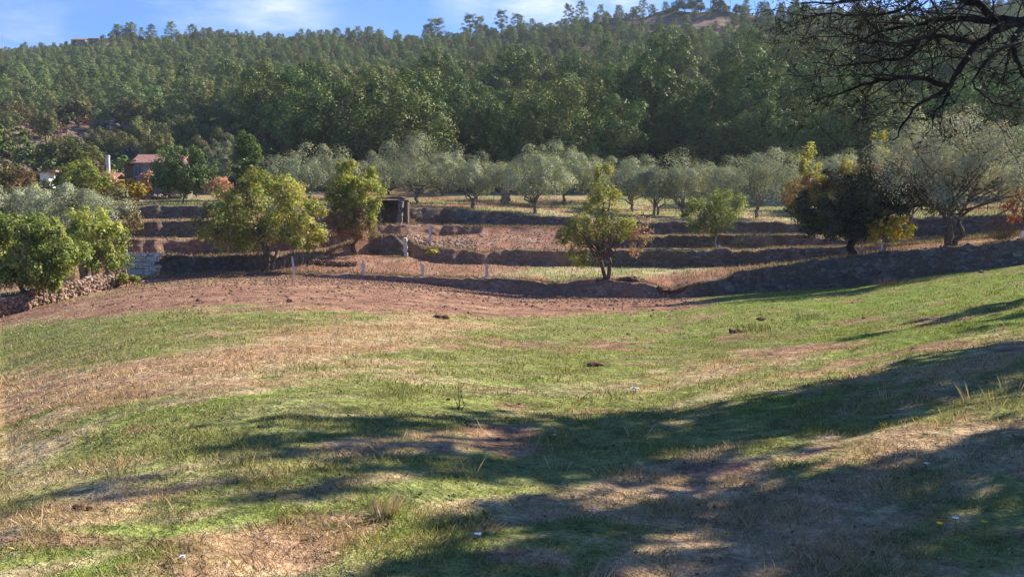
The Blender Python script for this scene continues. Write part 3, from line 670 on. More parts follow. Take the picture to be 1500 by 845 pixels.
crown(rng, 'green_creeper', [(-.3 * W, -.8, .36 * H, .12 * W, .5, .13 * H), (-.1 * W, -.9, .3 * H, .15 * W, .5, .10 * H)], 30, .34, 1700, .15, [(.07, .11, .03), (.10, .14, .035)], M['leaf'], t)
# F yellow shrub
tree('young_plane_tree', 'small bright golden yellow tree under the dark ivy clad tree', 1297, 370, 317, 72, GOLD, 17, Y=50.8, ncl=46, cr=.26, nleaf=1900, size=.17, tr=.05, fork=.3, limbs=12, low=.9,
     blobs=[(-.2, 0, .62, .28, .3, .28), (.22, 0, .66, .26, .3, .26), (0, 0, .55, .3, .3, .25)], bark='bark_grey')
# G red foliage right edge
tree('red_leaved_tree', 'sparse red leaved young tree at the right edge of the terrace', 1497, 352, 268, 62, [(.42, .10, .05), (.36, .07, .04), (.45, .2, .08), (.28, .12, .05)], 18, Y=51, ncl=50, cr=.3, nleaf=1500, size=.15, tr=.05, fork=.35, limbs=14, bark='bark_grey')
twig_bush('bare reddish twiggy sapling right of the thick olive trunk', 1468, 352, 300, 60, 19, Y=52, n=60, m='bark', name='bare_sapling')
# A fig bushes at left
FB = [(.21, .27, .065), (.28, .33, .08), (.34, .38, .09), (.46, .47, .14), (.15, .19, .05)]
tree('fig_bush', 'dense green fig bush filling the left edge above the rubble wall', 35, 452, 309, 150, FB, 21, Y=46.5, ncl=150, cr=.40, nleaf=22000, size=.155, tr=.12, stems=4, fork=.2, limbs=24, low=1.0, cat='bush',
     blobs=[(0, 0, .55, .42, .42, .40), (-.3, 0, .5, .25, .3, .4), (.25, 0, .45, .3, .3, .38), (.1, -.1, .3, .35, .3, .25)], bark='bark_grey')
tree('fig_bush', 'looser fig bush with pale yellow leaves and grey branches beside the pale stone wall', 132, 418, 303, 100, FB[1:] + [(.34, .34, .08)], 22, Y=52.5, ncl=90, cr=.40, nleaf=9500, size=.15, tr=.12, stems=4, fork=.2, limbs=30, twigs=4, low=1.0, cat='bush',
     blobs=[(0, 0, .62, .40, .42, .34), (-.2, 0, .45, .3, .3, .35), (.25, 0, .45, .25, .3, .35)], bark='bark_grey')
tree('leafy_plant', 'low green leafy plant at the foot of the pale stone wall', 186, 420, 402, 36, FB[1:], 23, ncl=20, cr=.18, nleaf=550, size=.16, tr=.02, stems=3, fork=.3, limbs=6, cat='plant', low=.5, parts=('stem', 'foliage'))
tree('leafy_plant', 'yellow green plant clump below the white block pillar', 628, 381, 366, 30, YGREEN, 24, ncl=16, cr=.2, nleaf=380, size=.16, tr=.02, stems=3, fork=.3, limbs=6, cat='plant', low=.5, parts=('stem', 'foliage'))
# H round dark tree by the house
tree('round_tree', 'dense round dark green tree with thin pale trunk right of the house', 272, 303, 213, 90, [(.07, .11, .035), (.09, .14, .04), (.13, .18, .06)], 25, Y=88, ncl=170, cr=.5, nleaf=19000, size=.18, tr=.10, fork=.28, limbs=12, m='leaf_thick',
     blobs=[(0, 0, .57, .45, .45, .40), (-.12, 0, .42, .34, .34, .26), (.14, 0, .42, .33, .34, .26)], bark='bark_grey', low=1.0)
tree('green_poplar', 'bright green upright tree right of the narrow olive', 365, 300, 193, 42, [(.12, .19, .04), (.17, .25, .05), (.10, .15, .04)], 26, Y=96, ncl=70, cr=.55, nleaf=5200, size=.26, tr=.12, fork=.3, limbs=10,
     blobs=[(0, 0, .5, .4, .4, .42), (0, 0, .75, .28, .28, .24)])
tree('salmon_bush', 'salmon pink bush right of the round dark tree', 322, 300, 262, 46, SALMON, 27, Y=87, ncl=40, cr=.4, nleaf=1700, size=.22, tr=.06, stems=3, fork=.25, limbs=8, cat='bush')
tree('golden_shrub', 'yellow to orange shrub below the salmon shrub left of the house', 188, 304, 265, 56, GOLD + [(.5, .24, .08)], 28, Y=84, ncl=40, cr=.42, nleaf=2000, size=.24, tr=.06, stems=3, fork=.25, limbs=8, cat='bush')
tree('rusty_shrub', 'rusty salmon shrub left of the house wall', 160, 292, 252, 32, SALMON + [(.3, .24, .1)], 29, Y=92, ncl=40, cr=.45, nleaf=1900, size=.24, tr=.06, stems=3, fork=.25, limbs=8, cat='bush')
tree('yellow_green_tree', 'yellow green tree left of the rusty shrub, below the scrub slope', 122, 300, 235, 78, [(.22, .25, .05), (.30, .30, .06), (.17, .19, .05)], 30, Y=90, ncl=60, cr=.55, nleaf=3600, size=.26, tr=.1, stems=2, fork=.25, limbs=10)
tree('green_bush', 'olive green bush hiding the foot of the white hut', 62, 303, 267, 60, [(.2, .22, .08), (.3, .26, .1), (.15, .18, .06)], 36, Y=88, ncl=50, cr=.45, nleaf=2600, size=.24, tr=.08, stems=3, fork=.25, limbs=8, cat='bush')
tree('vine', 'pink leaved vine growing up the house front', 219, 292, 245, 24, SALMON, 31, Y=94, ncl=26, cr=.3, nleaf=900, size=.22, tr=.03, stems=2, fork=.3, limbs=6, cat='vine', parts=('stem', 'foliage'))
tree('orchard_tree', 'green tree with reddish tips at the far left edge above the olives', 18, 300, 240, 70, [(.15, .17, .06), (.28, .16, .09), (.2, .2, .07)], 32, Y=88, ncl=60, cr=.5, nleaf=3000, size=.25, tr=.1, fork=.3, limbs=10)
tree('ochre_tree', 'ochre and green tree with a rounded top on the scrub slope above the white hut', 105, 262, 203, 88, [(.15, .17, .06), (.22, .22, .07), (.11, .13, .05)], 33, Y=118, ncl=80, cr=.7, nleaf=4500, size=.32, tr=.12, fork=.25, limbs=10)
tree('green_bush', 'green bush between the stone terraces left of the big pale tree', 330, 372, 300, 60, [(.12, .15, .05), (.2, .2, .08), (.25, .2, .12)], 34, Y=66, ncl=50, cr=.4, nleaf=2500, size=.18, tr=.05, stems=4, fork=.25, limbs=14, cat='bush', twigs=3, bark='bark_grey')
tree('dry_bush', 'reddish dry bush at the edge of the upper left terraces', 192, 352, 305, 34, [(.3, .2, .12), (.22, .2, .08)], 35, Y=68, ncl=26, cr=.3, nleaf=900, size=.16, tr=.04, stems=3, fork=.25, limbs=12, cat='bush', twigs=3, bark='bark_grey')

# ------------------------------------------------------------------ walls
def wall(b, px0, px1, name, label, mname, seed, extra=.06, rocks=True, depth=.55, cat='wall', rr=.085, lo=0):
    bi = ORDER.index(b); rng = np.random.RandomState(seed)
    u0 = (px0 - 750) / FPX; u1 = (px1 - 750) / FPX
    Yb = float(lines_at(np.array([(u0 + u1) / 2]))[0][0, bi])
    n = max(12, int((u1 - u0) * Yb / .16)); u = np.linspace(u0, u1, n)
    Yl, Zl = lines_at(u)
    yb = Yl[:, bi]; yt = Yl[:, bi + 1]
    zb = gz(u * yb, yb) - .25 + lo; zt = gz(u * yt, yt) + extra
    zt = zt + (vnoise(u * yt * 2.2, u * 0, seed) - .5) * .10 + fbm(u * yt * .5, u * 0 + 9, seed) * .15
    fade = np.clip(np.minimum(np.arange(n), np.arange(n)[::-1]) / 6, 0, 1); zt = zb + (zt - zb) * (.35 + .65 * fade)
    rws = 12; V = []
    for i in range(rws + 1):
        t = i / rws; z = zb + (zt - zb) * t
        y = yb - .16 + (yt - yb) * .55 * t + (vnoise(u * yb * 3.3, z * 4.5, seed + 3) - .5) * .16 + (vnoise(u * yb * .7, z, seed + 4) - .5) * .2
        V.append(np.stack([u * y, y, z], -1))
    ytop = V[-1][:, 1]
    V.append(np.stack([u * (ytop + depth * .5), ytop + depth * .5, zt + .03 + (vnoise(u * yb * 3, u * 0 + 2, seed + 5) - .5) * .08], -1))
    V.append(np.stack([u * (ytop + depth), ytop + depth, zt - .12], -1))
    V.append(np.stack([u * (ytop + depth), ytop + depth, zb + .1], -1))
    V = np.array(V)
    c = Vector((float(V[0, n // 2, 0]), float(V[0, n // 2, 1]), float(V[0, n // 2, 2])))
    e = empty(name, c, label, cat)
    body = obj('wall_face', grid_mesh('wall_face', V - np.array(c)), M[mname], e)
    if rocks:
        mb = MB()
        for i in range(int(n * .55)):
            j = rng.randint(0, n); r = rr * rng.uniform(.5, 1.4)
            q = V[rws, j] - np.array(c) + np.array([rng.normal() * .08, rng.uniform(0, depth), r * .1])
            mb.rock(q, r, rng)
        for i in range(int(n * .35)):
            j = rng.randint(0, n); r = rr * rng.uniform(.4, 1.2)
            x, y = V[0, j, 0] + rng.normal() * .2, V[0, j, 1] - rng.uniform(0, .5) ** 1.3
            mb.rock(np.array([x, y, g1(x, y) + r * .2]) - np.array(c), r, rng)
        mb.build('loose_stones', M[mname], e)
    return e
wall('A', 432, 985, 'terrace_wall', 'long low brown stone and earth wall below the row of concrete posts', 'wall_brown', 1, rr=.08)
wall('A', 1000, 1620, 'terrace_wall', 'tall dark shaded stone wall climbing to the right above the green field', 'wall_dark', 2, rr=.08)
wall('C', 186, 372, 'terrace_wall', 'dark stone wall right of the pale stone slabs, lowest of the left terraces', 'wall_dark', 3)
wall('C', 536, 600, 'terrace_wall', 'short dark wall ending at the white block pillar', 'wall_dark', 4)
wall('C', 632, 850, 'terrace_wall', 'brown shaded wall behind the concrete posts, left of the fruit tree', 'wall_brown', 5)
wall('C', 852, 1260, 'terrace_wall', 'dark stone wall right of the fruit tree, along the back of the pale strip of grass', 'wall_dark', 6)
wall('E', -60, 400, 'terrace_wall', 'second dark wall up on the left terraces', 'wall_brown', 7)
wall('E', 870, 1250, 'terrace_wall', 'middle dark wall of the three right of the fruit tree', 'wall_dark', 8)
wall('E', 540, 690, 'terrace_wall', 'low brown wall just in front of the dark stone shed', 'wall_brown', 9)
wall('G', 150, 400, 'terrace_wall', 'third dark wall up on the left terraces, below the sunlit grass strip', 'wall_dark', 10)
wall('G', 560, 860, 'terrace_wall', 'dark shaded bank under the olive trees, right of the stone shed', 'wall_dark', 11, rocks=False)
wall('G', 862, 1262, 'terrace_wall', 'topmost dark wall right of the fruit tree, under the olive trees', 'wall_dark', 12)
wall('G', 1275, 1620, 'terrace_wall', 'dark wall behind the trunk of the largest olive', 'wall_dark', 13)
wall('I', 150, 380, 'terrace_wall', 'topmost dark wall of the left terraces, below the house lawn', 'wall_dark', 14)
rng = np.random.RandomState(79); mb = MB(); c0 = at(1200, 52)
for i in range(3600):
    u = rng.uniform(-.45, .62); Yl, Zl = lines_at(np.array([u])); y = Yl[0, 1] + abs(rng.normal()) * .6 - .1
    px = 750 + FPX * u
    if 700 < px < 860 and rng.uniform() < .7: continue
    x = u * y; r = rng.uniform(.02, .085) * (1.35 if 860 < px < 1100 else 1)
    mb.rock((x - c0.x, y - c0.y, g1(x, y) - c0.z + r * .3), r, rng)
o = mb.build('loose_earth', M['soil_red']); o.location = c0; tag(o, 'crumbled red brown earth along the top edge of the front walls', 'earth', kind='stuff')
# low wall between ivy column and posts
def block_wall(label, ptsa, h, mname, seed, name='stone_wall', r=.16, wd=.5, cat='wall', cols=None):
    """wall of separate fitted stones along a polyline of ground points"""
    rng = np.random.RandomState(seed); mb = MB(); c = ptsa[len(ptsa) // 2]; c = Vector((c.x, c.y, c.z))
    for a, b in zip(ptsa[:-1], ptsa[1:]):
        n = max(2, int((b - a).length / (r * 1.7)))
        for i in range(n):
            q = a.lerp(b, (i + rng.uniform(.2, .8)) / n); lay = max(1, int(h / (r * 1.05)))
            for k in range(lay):
                for s in (-.5, .5):
                    z = g1(q.x, q.y) + r * (.35 + k * 1.05) + rng.normal() * .03
                    cc = None if cols is None else np.array(cols[rng.randint(len(cols))]) * rng.uniform(.7, 1.2)
                    mb.rock((q.x - c.x + rng.normal() * r * .3, q.y - c.y + s * wd * .6 + rng.normal() * .05, z - c.z), r * rng.uniform(.7, 1.3), rng, (1.25, 1, .8), cc)
    o = mb.build(name, M[mname]); o.location = c
    return tag(o, label, cat)
block_wall('short low stone wall under the ivy column tree', [hit(440, 386), hit(480, 388), hit(505, 390), hit(524, 390)], .35, 'soil_red', 31, r=.07, wd=.35)
block_wall('sunlit wall of tumbled rubble stones under the fig bushes at the left', [at(-40, 42.5), at(0, 44.3), at(50, 46.5), at(90, 48.2), at(135, 50.8), at(182, 53.5)], 1.0, 'rubble', 32, r=.12, wd=.7, name='rubble_wall', cols=[(1, 1, 1), (.8, .75, .7), (1.1, 1, .95)])
# pale slab wall
rng = np.random.RandomState(5); mb = MB(); c = at(196, 56.6)
zt = P(196, 375, c.y)[2]; zz = c.z - .1; wdt = 52 / FPX * c.y
while zz < zt:
    hh = rng.uniform(.14, .24); x = -wdt / 2 + (zz - c.z) * .15
    while x < wdt / 2:
        ww = rng.uniform(.35, .9); mb.box((x + ww / 2, rng.normal() * .05 + (zz - c.z) * .2, zz - c.z + hh / 2), (ww - .03, .5, hh - .025), rng.normal() * .03, 1, rng.normal() * .03, .025); x += ww
    zz += hh
o = mb.build('slab_wall', M['wall_pale']); o.location = c; tag(o, 'leaning pale grey stack of flat stone slabs beside the fig bush', 'wall')
# white block pillar
p = hit(594, 376); mb = MB(); hgt = (P(594, 345, p.y)[2] - p.z) * .9
for k in range(5): mb.box((random.Random(k).uniform(-.03, .03), 0, hgt * (k + .5) / 5), (.28, .28, hgt / 5 - .02), .1 * k % .2, 1, 0, .03)
o = mb.build('stone_pillar', M['concrete']); o.location = p; tag(o, 'whitish square block pillar at the corner of the dark wall', 'pillar')
p, H, W = spec(740, 296, 273, 14, 92); mb = MB(); rng = np.random.RandomState(3)
for k in range(7):
    for s in (-1, 1): mb.rock((s * W * .2, 0, H * (k + .5) / 7), W * .36 * (1 - k * .05), rng, (1, 1, .6))
mb.box((0, 0, H * .45), (W * .6, W * .6, H * .9), 0, .7)
o = mb.build('stone_pillar', M['rubble']); o.location = p; tag(o, 'rough pale stone pillar standing among the olive trees', 'pillar')

# rubble on the pink slope
rng = np.random.RandomState(77); mb = MB(); c0 = at(720, 70)
for i in range(420):
    px = rng.uniform(598, 835); Y = rng.uniform(66.5, 74); q = at(px, Y); r = rng.uniform(.04, .16) * rng.uniform(.5, 1)
    mb.rock((q.x - c0.x, q.y - c0.y, q.z - c0.z + r * .2), r, rng)
for i in range(260):
    px = rng.uniform(595, 700); Y = 66.5 + rng.uniform(0, 4) ; q = at(px, Y); r = rng.uniform(.04, .18)
    mb.rock((q.x - c0.x, q.y - c0.y, q.z - c0.z + r * .2), r, rng)
o = mb.build('rubble', M['rubble']); o.location = c0; tag(o, 'loose pinkish stones and earth on the collapsed slope', 'rubble', kind='stuff')
rng = np.random.RandomState(78); mb = MB(); c0 = at(700, 56)
for i in range(6500):
    px = rng.uniform(150, 1010); Y = 58 - rng.exponential(4.0) ; q = at(px, min(Y, 57.5)); r = rng.uniform(.025, .09)
    mb.rock((q.x - c0.x, q.y - c0.y, q.z - c0.z + r * .1), r, rng)
o = mb.build('loose_earth', M['soil_red']); o.location = c0; tag(o, 'clods of scraped reddish earth below the front wall', 'earth', kind='stuff')

# ------------------------------------------------------------------ posts
def post(px, base, top, label, wd=.15, mname='concrete', tilt=0, Y=None, group='concrete posts on the terraces'):
    p, H, W = spec(px, base, top, 5, Y)
    mb = MB(); s = wd
    n = 6
    for k in range(n):
        t0, t1 = k / n, (k + 1) / n
    sh = math.tan(tilt) * H
    vs = []
    for k in range(n + 1):
        t = k / n; r = s / 2 * (1 - .12 * t) * (.6 if k == n else 1); zz = -.25 + (H + .25) * (t if k < n else 1) - (.04 if k == n - 1 else 0)
        for a, b in ((-1, -1), (1, -1), (1, 1), (-1, 1)): vs.append((a * r + sh * t, b * r, zz))
    fs = [(k * 4 + j, k * 4 + (j + 1) % 4, (k + 1) * 4 + (j + 1) % 4, (k + 1) * 4 + j) for k in range(n) for j in range(4)] + [(n * 4, n * 4 + 1, n * 4 + 2, n * 4 + 3)]
    mb.add(vs, fs); o = mb.build('fence_post', M[mname]); o.location = p; o.rotation_euler = (0, 0, .3)
    return tag(o, label, 'post', group)
post(432, 404, 376, 'leaning concrete post beside the bare stems of the big pale tree', tilt=-.12)
post(532, 405, 381, 'concrete post below the short low stone wall', .17)
post(619, 409, 387, 'concrete post on the front wall, below the yellow green plant clump', .17)
post(713, 411, 387, 'concrete post on the front wall, nearest the lone fruit tree', .17)
post(552, 346, 330, 'small post above the dark wall, in front of the stone shed', .17, Y=67.5)
post(630, 349, 328.5, 'pale post on the rubble slope above the white block pillar', .18, Y=68)
post(1292, 376, 357, 'thin pale stake under the golden yellow tree', .09, 'white', Y=50.4)
post(1497, 353, 338, 'whitish post at the right edge on top of the wall', .14, 'white', Y=48.5)
post(1054, 368, 359, 'short white stake at the foot of the small round green tree', .12, 'white', Y=67.2)

# ------------------------------------------------------------------ buildings
def prism_roof(mb, x0, x1, y0, y1, z0, z1, ov=.35, th=.14):
    ym = (y0 + y1) / 2
    for (ya, za, yb, zb) in ((y0 - ov, z0 - .1, ym, z1), (y1 + ov, z0 - .1, ym, z1)):
        vs = []
        for x in (x0 - ov, x1 + ov):
            vs += [(x, ya, za), (x, yb, zb), (x, yb, zb + th), (x, ya, za + th)]
        mb.add(vs, [(0, 1, 2, 3), (7, 6, 5, 4), (0, 4, 5, 1), (1, 5, 6, 2), (2, 6, 7, 3), (3, 7, 4, 0)])
# house at left
hp = at(224, 98); e = empty('stone_house', hp, 'old house with pink clay tile roof and lower lean-to, half hidden by the round tree', 'house')
def Hx(px): return (px - 224) / FPX * 98
def Hz(py): return P(224, py, 98)[2] - hp.z
x0, x1 = Hx(203), Hx(268); zw = Hz(239); zr = Hz(227)
mb = MB(); mb.box(((x0 + x1) / 2, 1.8, zw / 2 - .3), (x1 - x0, 3.6, zw + .6))
mb.add([(x0, 0, zw), (x0, 3.6, zw), (x0, 1.8, zr - .15), (x1, 0, zw), (x1, 3.6, zw), (x1, 1.8, zr - .15)], [(0, 1, 2), (5, 4, 3)]); mb.build('wall', M['plaster'], e)
mb = MB(); prism_roof(mb, x0, x1, 0, 3.6, zw, zr, .4); mb.build('roof', M['tiles'], e)
xl = Hx(184); zl = Hz(244); mb = MB()
mb.box(((xl + x0) / 2 - .02, 1.9, zl / 2 - .3), (x0 - xl - .04, 3.0, zl + .5)); mb.build('lean_to_wall', M['woodplank'], e)
mb = MB(); vs = []
for y in (-.1, 3.6): vs += [(xl - .35, y, Hz(243.5)), (x0 + .2, y, Hz(235)), (x0 + .2, y, Hz(233.6)), (xl - .35, y, Hz(242))]
mb.add(vs, [(0, 1, 2, 3), (7, 6, 5, 4), (0, 4, 5, 1), (1, 5, 6, 2), (2, 6, 7, 3), (3, 7, 4, 0)]); mb.build('lean_to_roof', M['tiles'], e)
for pxw in (207, 232):
    xa = Hx(pxw)
    mb = MB()
    for (cx, cz, dx, dz) in ((0, .62, .9, .08), (0, -.62, 1.0, .1), (-.42, 0, .08, 1.2), (.42, 0, .08, 1.2), (0, 0, .05, 1.2)): mb.box((xa + cx, -.05, Hz(251) + cz), (dx, .12, dz))
    wn_ = mb.build('window', M['frame'], e)
    mb = MB(); mb.box((xa, -.02, Hz(251)), (.8, .05, 1.16)); mb.build('pane', M['glass'], wn_)
mb = MB(); mb.box((Hx(222), -.03, .95), (.95, .08, 1.9)); mb.build('door', M['dark'], e)
mb = MB()
for k in range(30):
    mb.rock((Hx(222) + (k % 10) * .55 - .5, -1.2 - .2 * (k % 3), .1 + .12 * (k // 10)), .26, np.random.RandomState(k))
o = mb.build('low_stone_wall', M['rubble']); o.location = hp; tag(o, 'low pale stone wall in front of the house', 'wall')
# hidden cottage with white chimney
cp = at(160, 108); e = empty('cottage', cp, 'cottage hidden in the shrubs, only its white chimney rising left of the house', 'house')
def Cz(py): return P(160, py + (10 if py > 243 else 0), 108)[2] - cp.z
mb = MB(); mb.box((-.2, 2, Cz(252) / 2 - .3), (1.8, 3.2, Cz(252) + .6)); mb.build('wall', M['plaster'], e)
mb = MB(); prism_roof(mb, -1.1, .7, .4, 3.6, Cz(252), Cz(244), .3); mb.build('roof', M['tiles'], e)
mb = MB(); mb.box((-.25, 1.2, (Cz(246) + Cz(229)) / 2), (.34, .34, Cz(229) - Cz(250))); mb.box((-.25, 1.2, Cz(229) + .04), (.44, .44, .1)); mb.build('chimney', M['concrete'], e)
# white hut
hp2 = at(68, 99); e = empty('white_hut', hp2, 'small white hut with flat tiled roof among the shrubs at the far left', 'hut')
def Wz(py): return P(68, py, 99)[2] - hp2.z
z = Wz(253); mb = MB(); mb.box((0, 1, z / 2 - .2), (.95, 1.4, z + .4)); mb.build('wall', M['white'], e)
mb = MB(); mb.box((.3, .9, z + .1), (2.3, 2.0, .16), 0, 1, -.07); mb.build('roof', M['tiles'], e)
mb = MB(); mb.box((-.1, .27, z * .62), (.3, .08, .3)); mb.build('window', M['dark'], e)
# dark stone shed
sp_ = at(577, 73.2); e = empty('stone_shed', sp_, 'small dark stone shed with open front and pale slab pillar under the olive trees', 'shed')
def Sx(px): return (px - 577) / FPX * 73.2
def Sz(py): return P(577, py, 73.2)[2] - sp_.z
z = Sz(292)
mb = MB(); mb.box((Sx(556), 1.3, z / 2 - .2), (.3, 2.6, z + .3), 0, 1, 0, .04); mb.box((Sx(575), 2.5, z / 2 - .2), (2.2, .3, z + .3)); mb.box((Sx(593), 1.9, z / 2 - .3), (.25, 1.2, z + .1), 0, 1, 0, .03); mb.build('wall', M['stonehouse'], e)
mb = MB(); mb.box((Sx(574), 1.2, z + .06), (2.35, 2.9, .13), 0, 1, .03, .05); mb.box((Sx(573), 1.6, z + .16), (1.7, 1.9, .09), 0, 1, -.02, .06); mb.build('roof', M['slate'], e)
mb = MB(); rng = np.random.RandomState(2)
for k in range(6): mb.box((Sx(586 - k * -.6), -.12, z * (k + .5) / 6), (.42 - .02 * k, .4, z / 6 - .02), rng.normal() * .08, 1, 0, .03)
mb.build('pillar', M['slate'], e)
# ridge-top buildings
def ridge_house(px, py_base, wpx, hpx, label, Y, wm='white', rm='tiles', name='hilltop_house'):
    p = at(px, Y); s = Y / FPX; W = wpx * s; Hh = hpx * s; zz = P(px, py_base, Y)[2] - p.z
    e = empty(name, p, label, 'house'); mb = MB(); mb.box((0, 2.5, zz / 2 + Hh * .3), (W, 5, zz + Hh * .6)); mb.build('wall', M[wm], e)
    mb = MB(); prism_roof(mb, -W / 2, W / 2, 0, 5, zz + Hh * .6, zz + Hh, .3); mb.build('roof', M[rm], e)
    mb = MB()
    for k in (-1, 1): mb.box((k * W * .25, -.05, zz + Hh * .3), (W * .12, .15, Hh * .28))
    mb.build('windows_row', M['dark'], e) if False else None
    for k in (-1, 1):
        mb = MB(); mb.box((k * W * .25, -.05, zz + Hh * .32), (W * .12, .15, Hh * .28)); mb.build('window', M['dark'], e)
ridge_house(128, 63, 20, 7, 'low tan building on the ridge at the left', 424, 'rubble')
ridge_house(150, 60, 16, 5, 'low dark roofed building on the left ridge beside the wood', 422, 'rubble')
ridge_house(1056, 15, 12, 8, 'small white house on the hilltop beside the bushes', 348)
p = at(1034, 349); zt = P(1034, -14, 349)[2] - p.z; mb = MB(); mb.tube([(0, 0, -1), (0, 0, zt * .5), (0, 0, zt)], [.28, .2, .12], 6)
for k in range(5): mb.box((0, 0, zt * (.5 + k * .1)), (1.4 - .15 * k, .08, .08))
o = mb.build('radio_mast', M['metal']); o.location = p; tag(o, 'thin pale mast rising from the hilltop', 'mast')
p = at(20, 438); zt = P(20, 50, 438)[2] - p.z; mb = MB(); mb.tube([(0, 0, -1), (0, 0, zt)], [.16, .1], 6); mb.box((0, 0, zt * .9), (1.2, .1, .1))
o = mb.build('power_pole', M['metal']); o.location = p; tag(o, 'faint thin pole standing on the ridge at the far left', 'pole')

# ------------------------------------------------------------------ forest on the hill
def oak_proto(seed, H, W, cols, nleaf=9500, size=.30, name='oak_tree', m='leaf_thick'):
    rng = np.random.RandomState(seed); t = empty(name, (0, 0, -500), 'x', 'tree')
    bl = [(0, 0, H * .60, W * .36, W * .36, H * .34)]
    for i in range(6):
        a = i * 1.05 + rng.uniform(-.3, .3); bl.append((math.cos(a) * W * .26, math.sin(a) * W * .26, H * rng.uniform(.42, .72), W * .2, W * .2, H * .2))
    C = crown(rng, 'crown', bl, 58, W * .115, nleaf, size, cols, M[m], t, .75, .5, .85, fill=.05, vc=.25, shell=.22, rnd=.4)
    trunk(rng, 'trunk', .3, H * .35, C, M['bark'], t, 8)
    return t
def pine_proto(seed, H, W, nleaf=4200, size=.34, open_=0.0, cols=PINE):
    rng = np.random.RandomState(seed); t = empty('pine_tree', (0, 0, -500), 'x', 'tree')
    C = []; z = H * (.12 + open_)
    while z < H * .97:
        f = (z / H - .12 - open_) / (.88 - open_)
        rad = W * .5 * (1 - f ** 3.0 * .62) * rng.uniform(.7, 1.1) * (.65 + .35 * min(1, f * 5))
        for k in range(rng.randint(4, 7)):
            a = rng.uniform(0, 6.28); q = rad * rng.uniform(.45, 1); C.append((math.cos(a) * q, math.sin(a) * q, z + q * .25 + rng.normal() * .1))
        z += H * .055
    C.append((0, 0, H * .96)); C = np.array(C); n = len(C)
    cl = rng.randint(0, n, nleaf); d = rdir(rng, nleaf); d[:, 2] = np.abs(d[:, 2]) * 1.1 - .25
    cr = W * .13 * rng.uniform(.7, 1.3, n)
    pos = C[cl] + d * (rng.uniform(.3, 1.1, (nleaf, 1)) * cr[cl][:, None])
    nrm = d + .5 * rdir(rng, nleaf); nrm[:, 2] += .3
    obj('crown', quads_mesh('crown', leaf_quads(rng, pos, nrm, size, .42, droop=1.0), palette(rng, cols, cl, n, .25, .25)), M['leaf_thick'], t)
    mb = MB(); mb.tube(bent(rng, (0, 0, -.4), (0, 0, H * .93), 6, .012), np.linspace(.17, .04, 6), 6)
    for c in C[::3]: mb.tube([(0, 0, c[2] - .5), c], [.06, .02], 4)
    mb.build('trunk', M['bark'], t)
    return t
def scrub_proto(seed, H, W, cols, nleaf=500, size=.3):
    rng = np.random.RandomState(seed); t = empty('scrub_bush', (0, 0, -500), 'x', 'bush')
    C = crown(rng, 'foliage', [(0, 0, H * .45, W * .45, W * .45, H * .45), (W * .2, 0, H * .5, W * .25, W * .3, H * .4)], 16, W * .16, nleaf, size, cols, M['leaf_thick'], t, .7, .6, .6)
    trunk(rng, 'stem', .07, H * .3, C, M['bark'], t, 5)
    return t
MIDOAK = [(.15, .175, .06), (.19, .21, .07), (.13, .155, .055), (.22, .20, .09)]
oaks = [oak_proto(201, 14, 11.5, OAK), oak_proto(202, 13, 12.5, OAK), oak_proto(203, 15, 10.5, OAK[:4]), oak_proto(204, 12, 10.5, MIDOAK), oak_proto(205, 11, 10, MIDOAK + [(.19, .15, .07)])]
pines = [pine_proto(301, 9, 6.2), pine_proto(302, 8, 6.4), pine_proto(303, 10, 6.4), pine_proto(304, 7, 6.0, cols=[(.19, .26, .075), (.24, .29, .085)]), pine_proto(305, 12, 6.5, 4600, open_=.22)]
scrubs = [scrub_proto(401, 2.2, 3.4, [(.22, .13, .10), (.26, .16, .12), (.18, .13, .08)]), scrub_proto(402, 2.4, 3.6, [(.12, .14, .05), (.15, .16, .06)]),
          scrub_proto(403, 2.0, 3.0, [(.16, .15, .11), (.2, .18, .14)]), scrub_proto(404, 2.6, 3.6, [(.16, .22, .05), (.10, .14, .04)]), scrub_proto(405, 2.0, 3.2, [(.32, .12, .08), (.36, .19, .1)])]
used = set()
def place(protos, i, loc, rz, sc, label, group):
    pr = protos[i]
    if id(pr) not in used:
        used.add(id(pr)); pr.location = loc; pr.rotation_euler = (0, 0, rz); pr.scale = (sc,) * 3 if not hasattr(sc, '__len__') else sc
        pr['label'] = label; pr['group'] = group; return pr
    return dup(pr, loc, rz, sc, label, group)
rng = np.random.RandomState(909)
def scatter(sp, Y0, Y1, umin=-.68, umax=.68):
    pts = []
    ys = np.arange(Y0, Y1, sp)
    for y in ys:
        for x in np.arange(umin * y, umax * y, sp):
            pts.append((x + rng.uniform(-.42, .42) * sp, y + rng.uniform(-.42, .42) * sp))
    return np.array(pts)
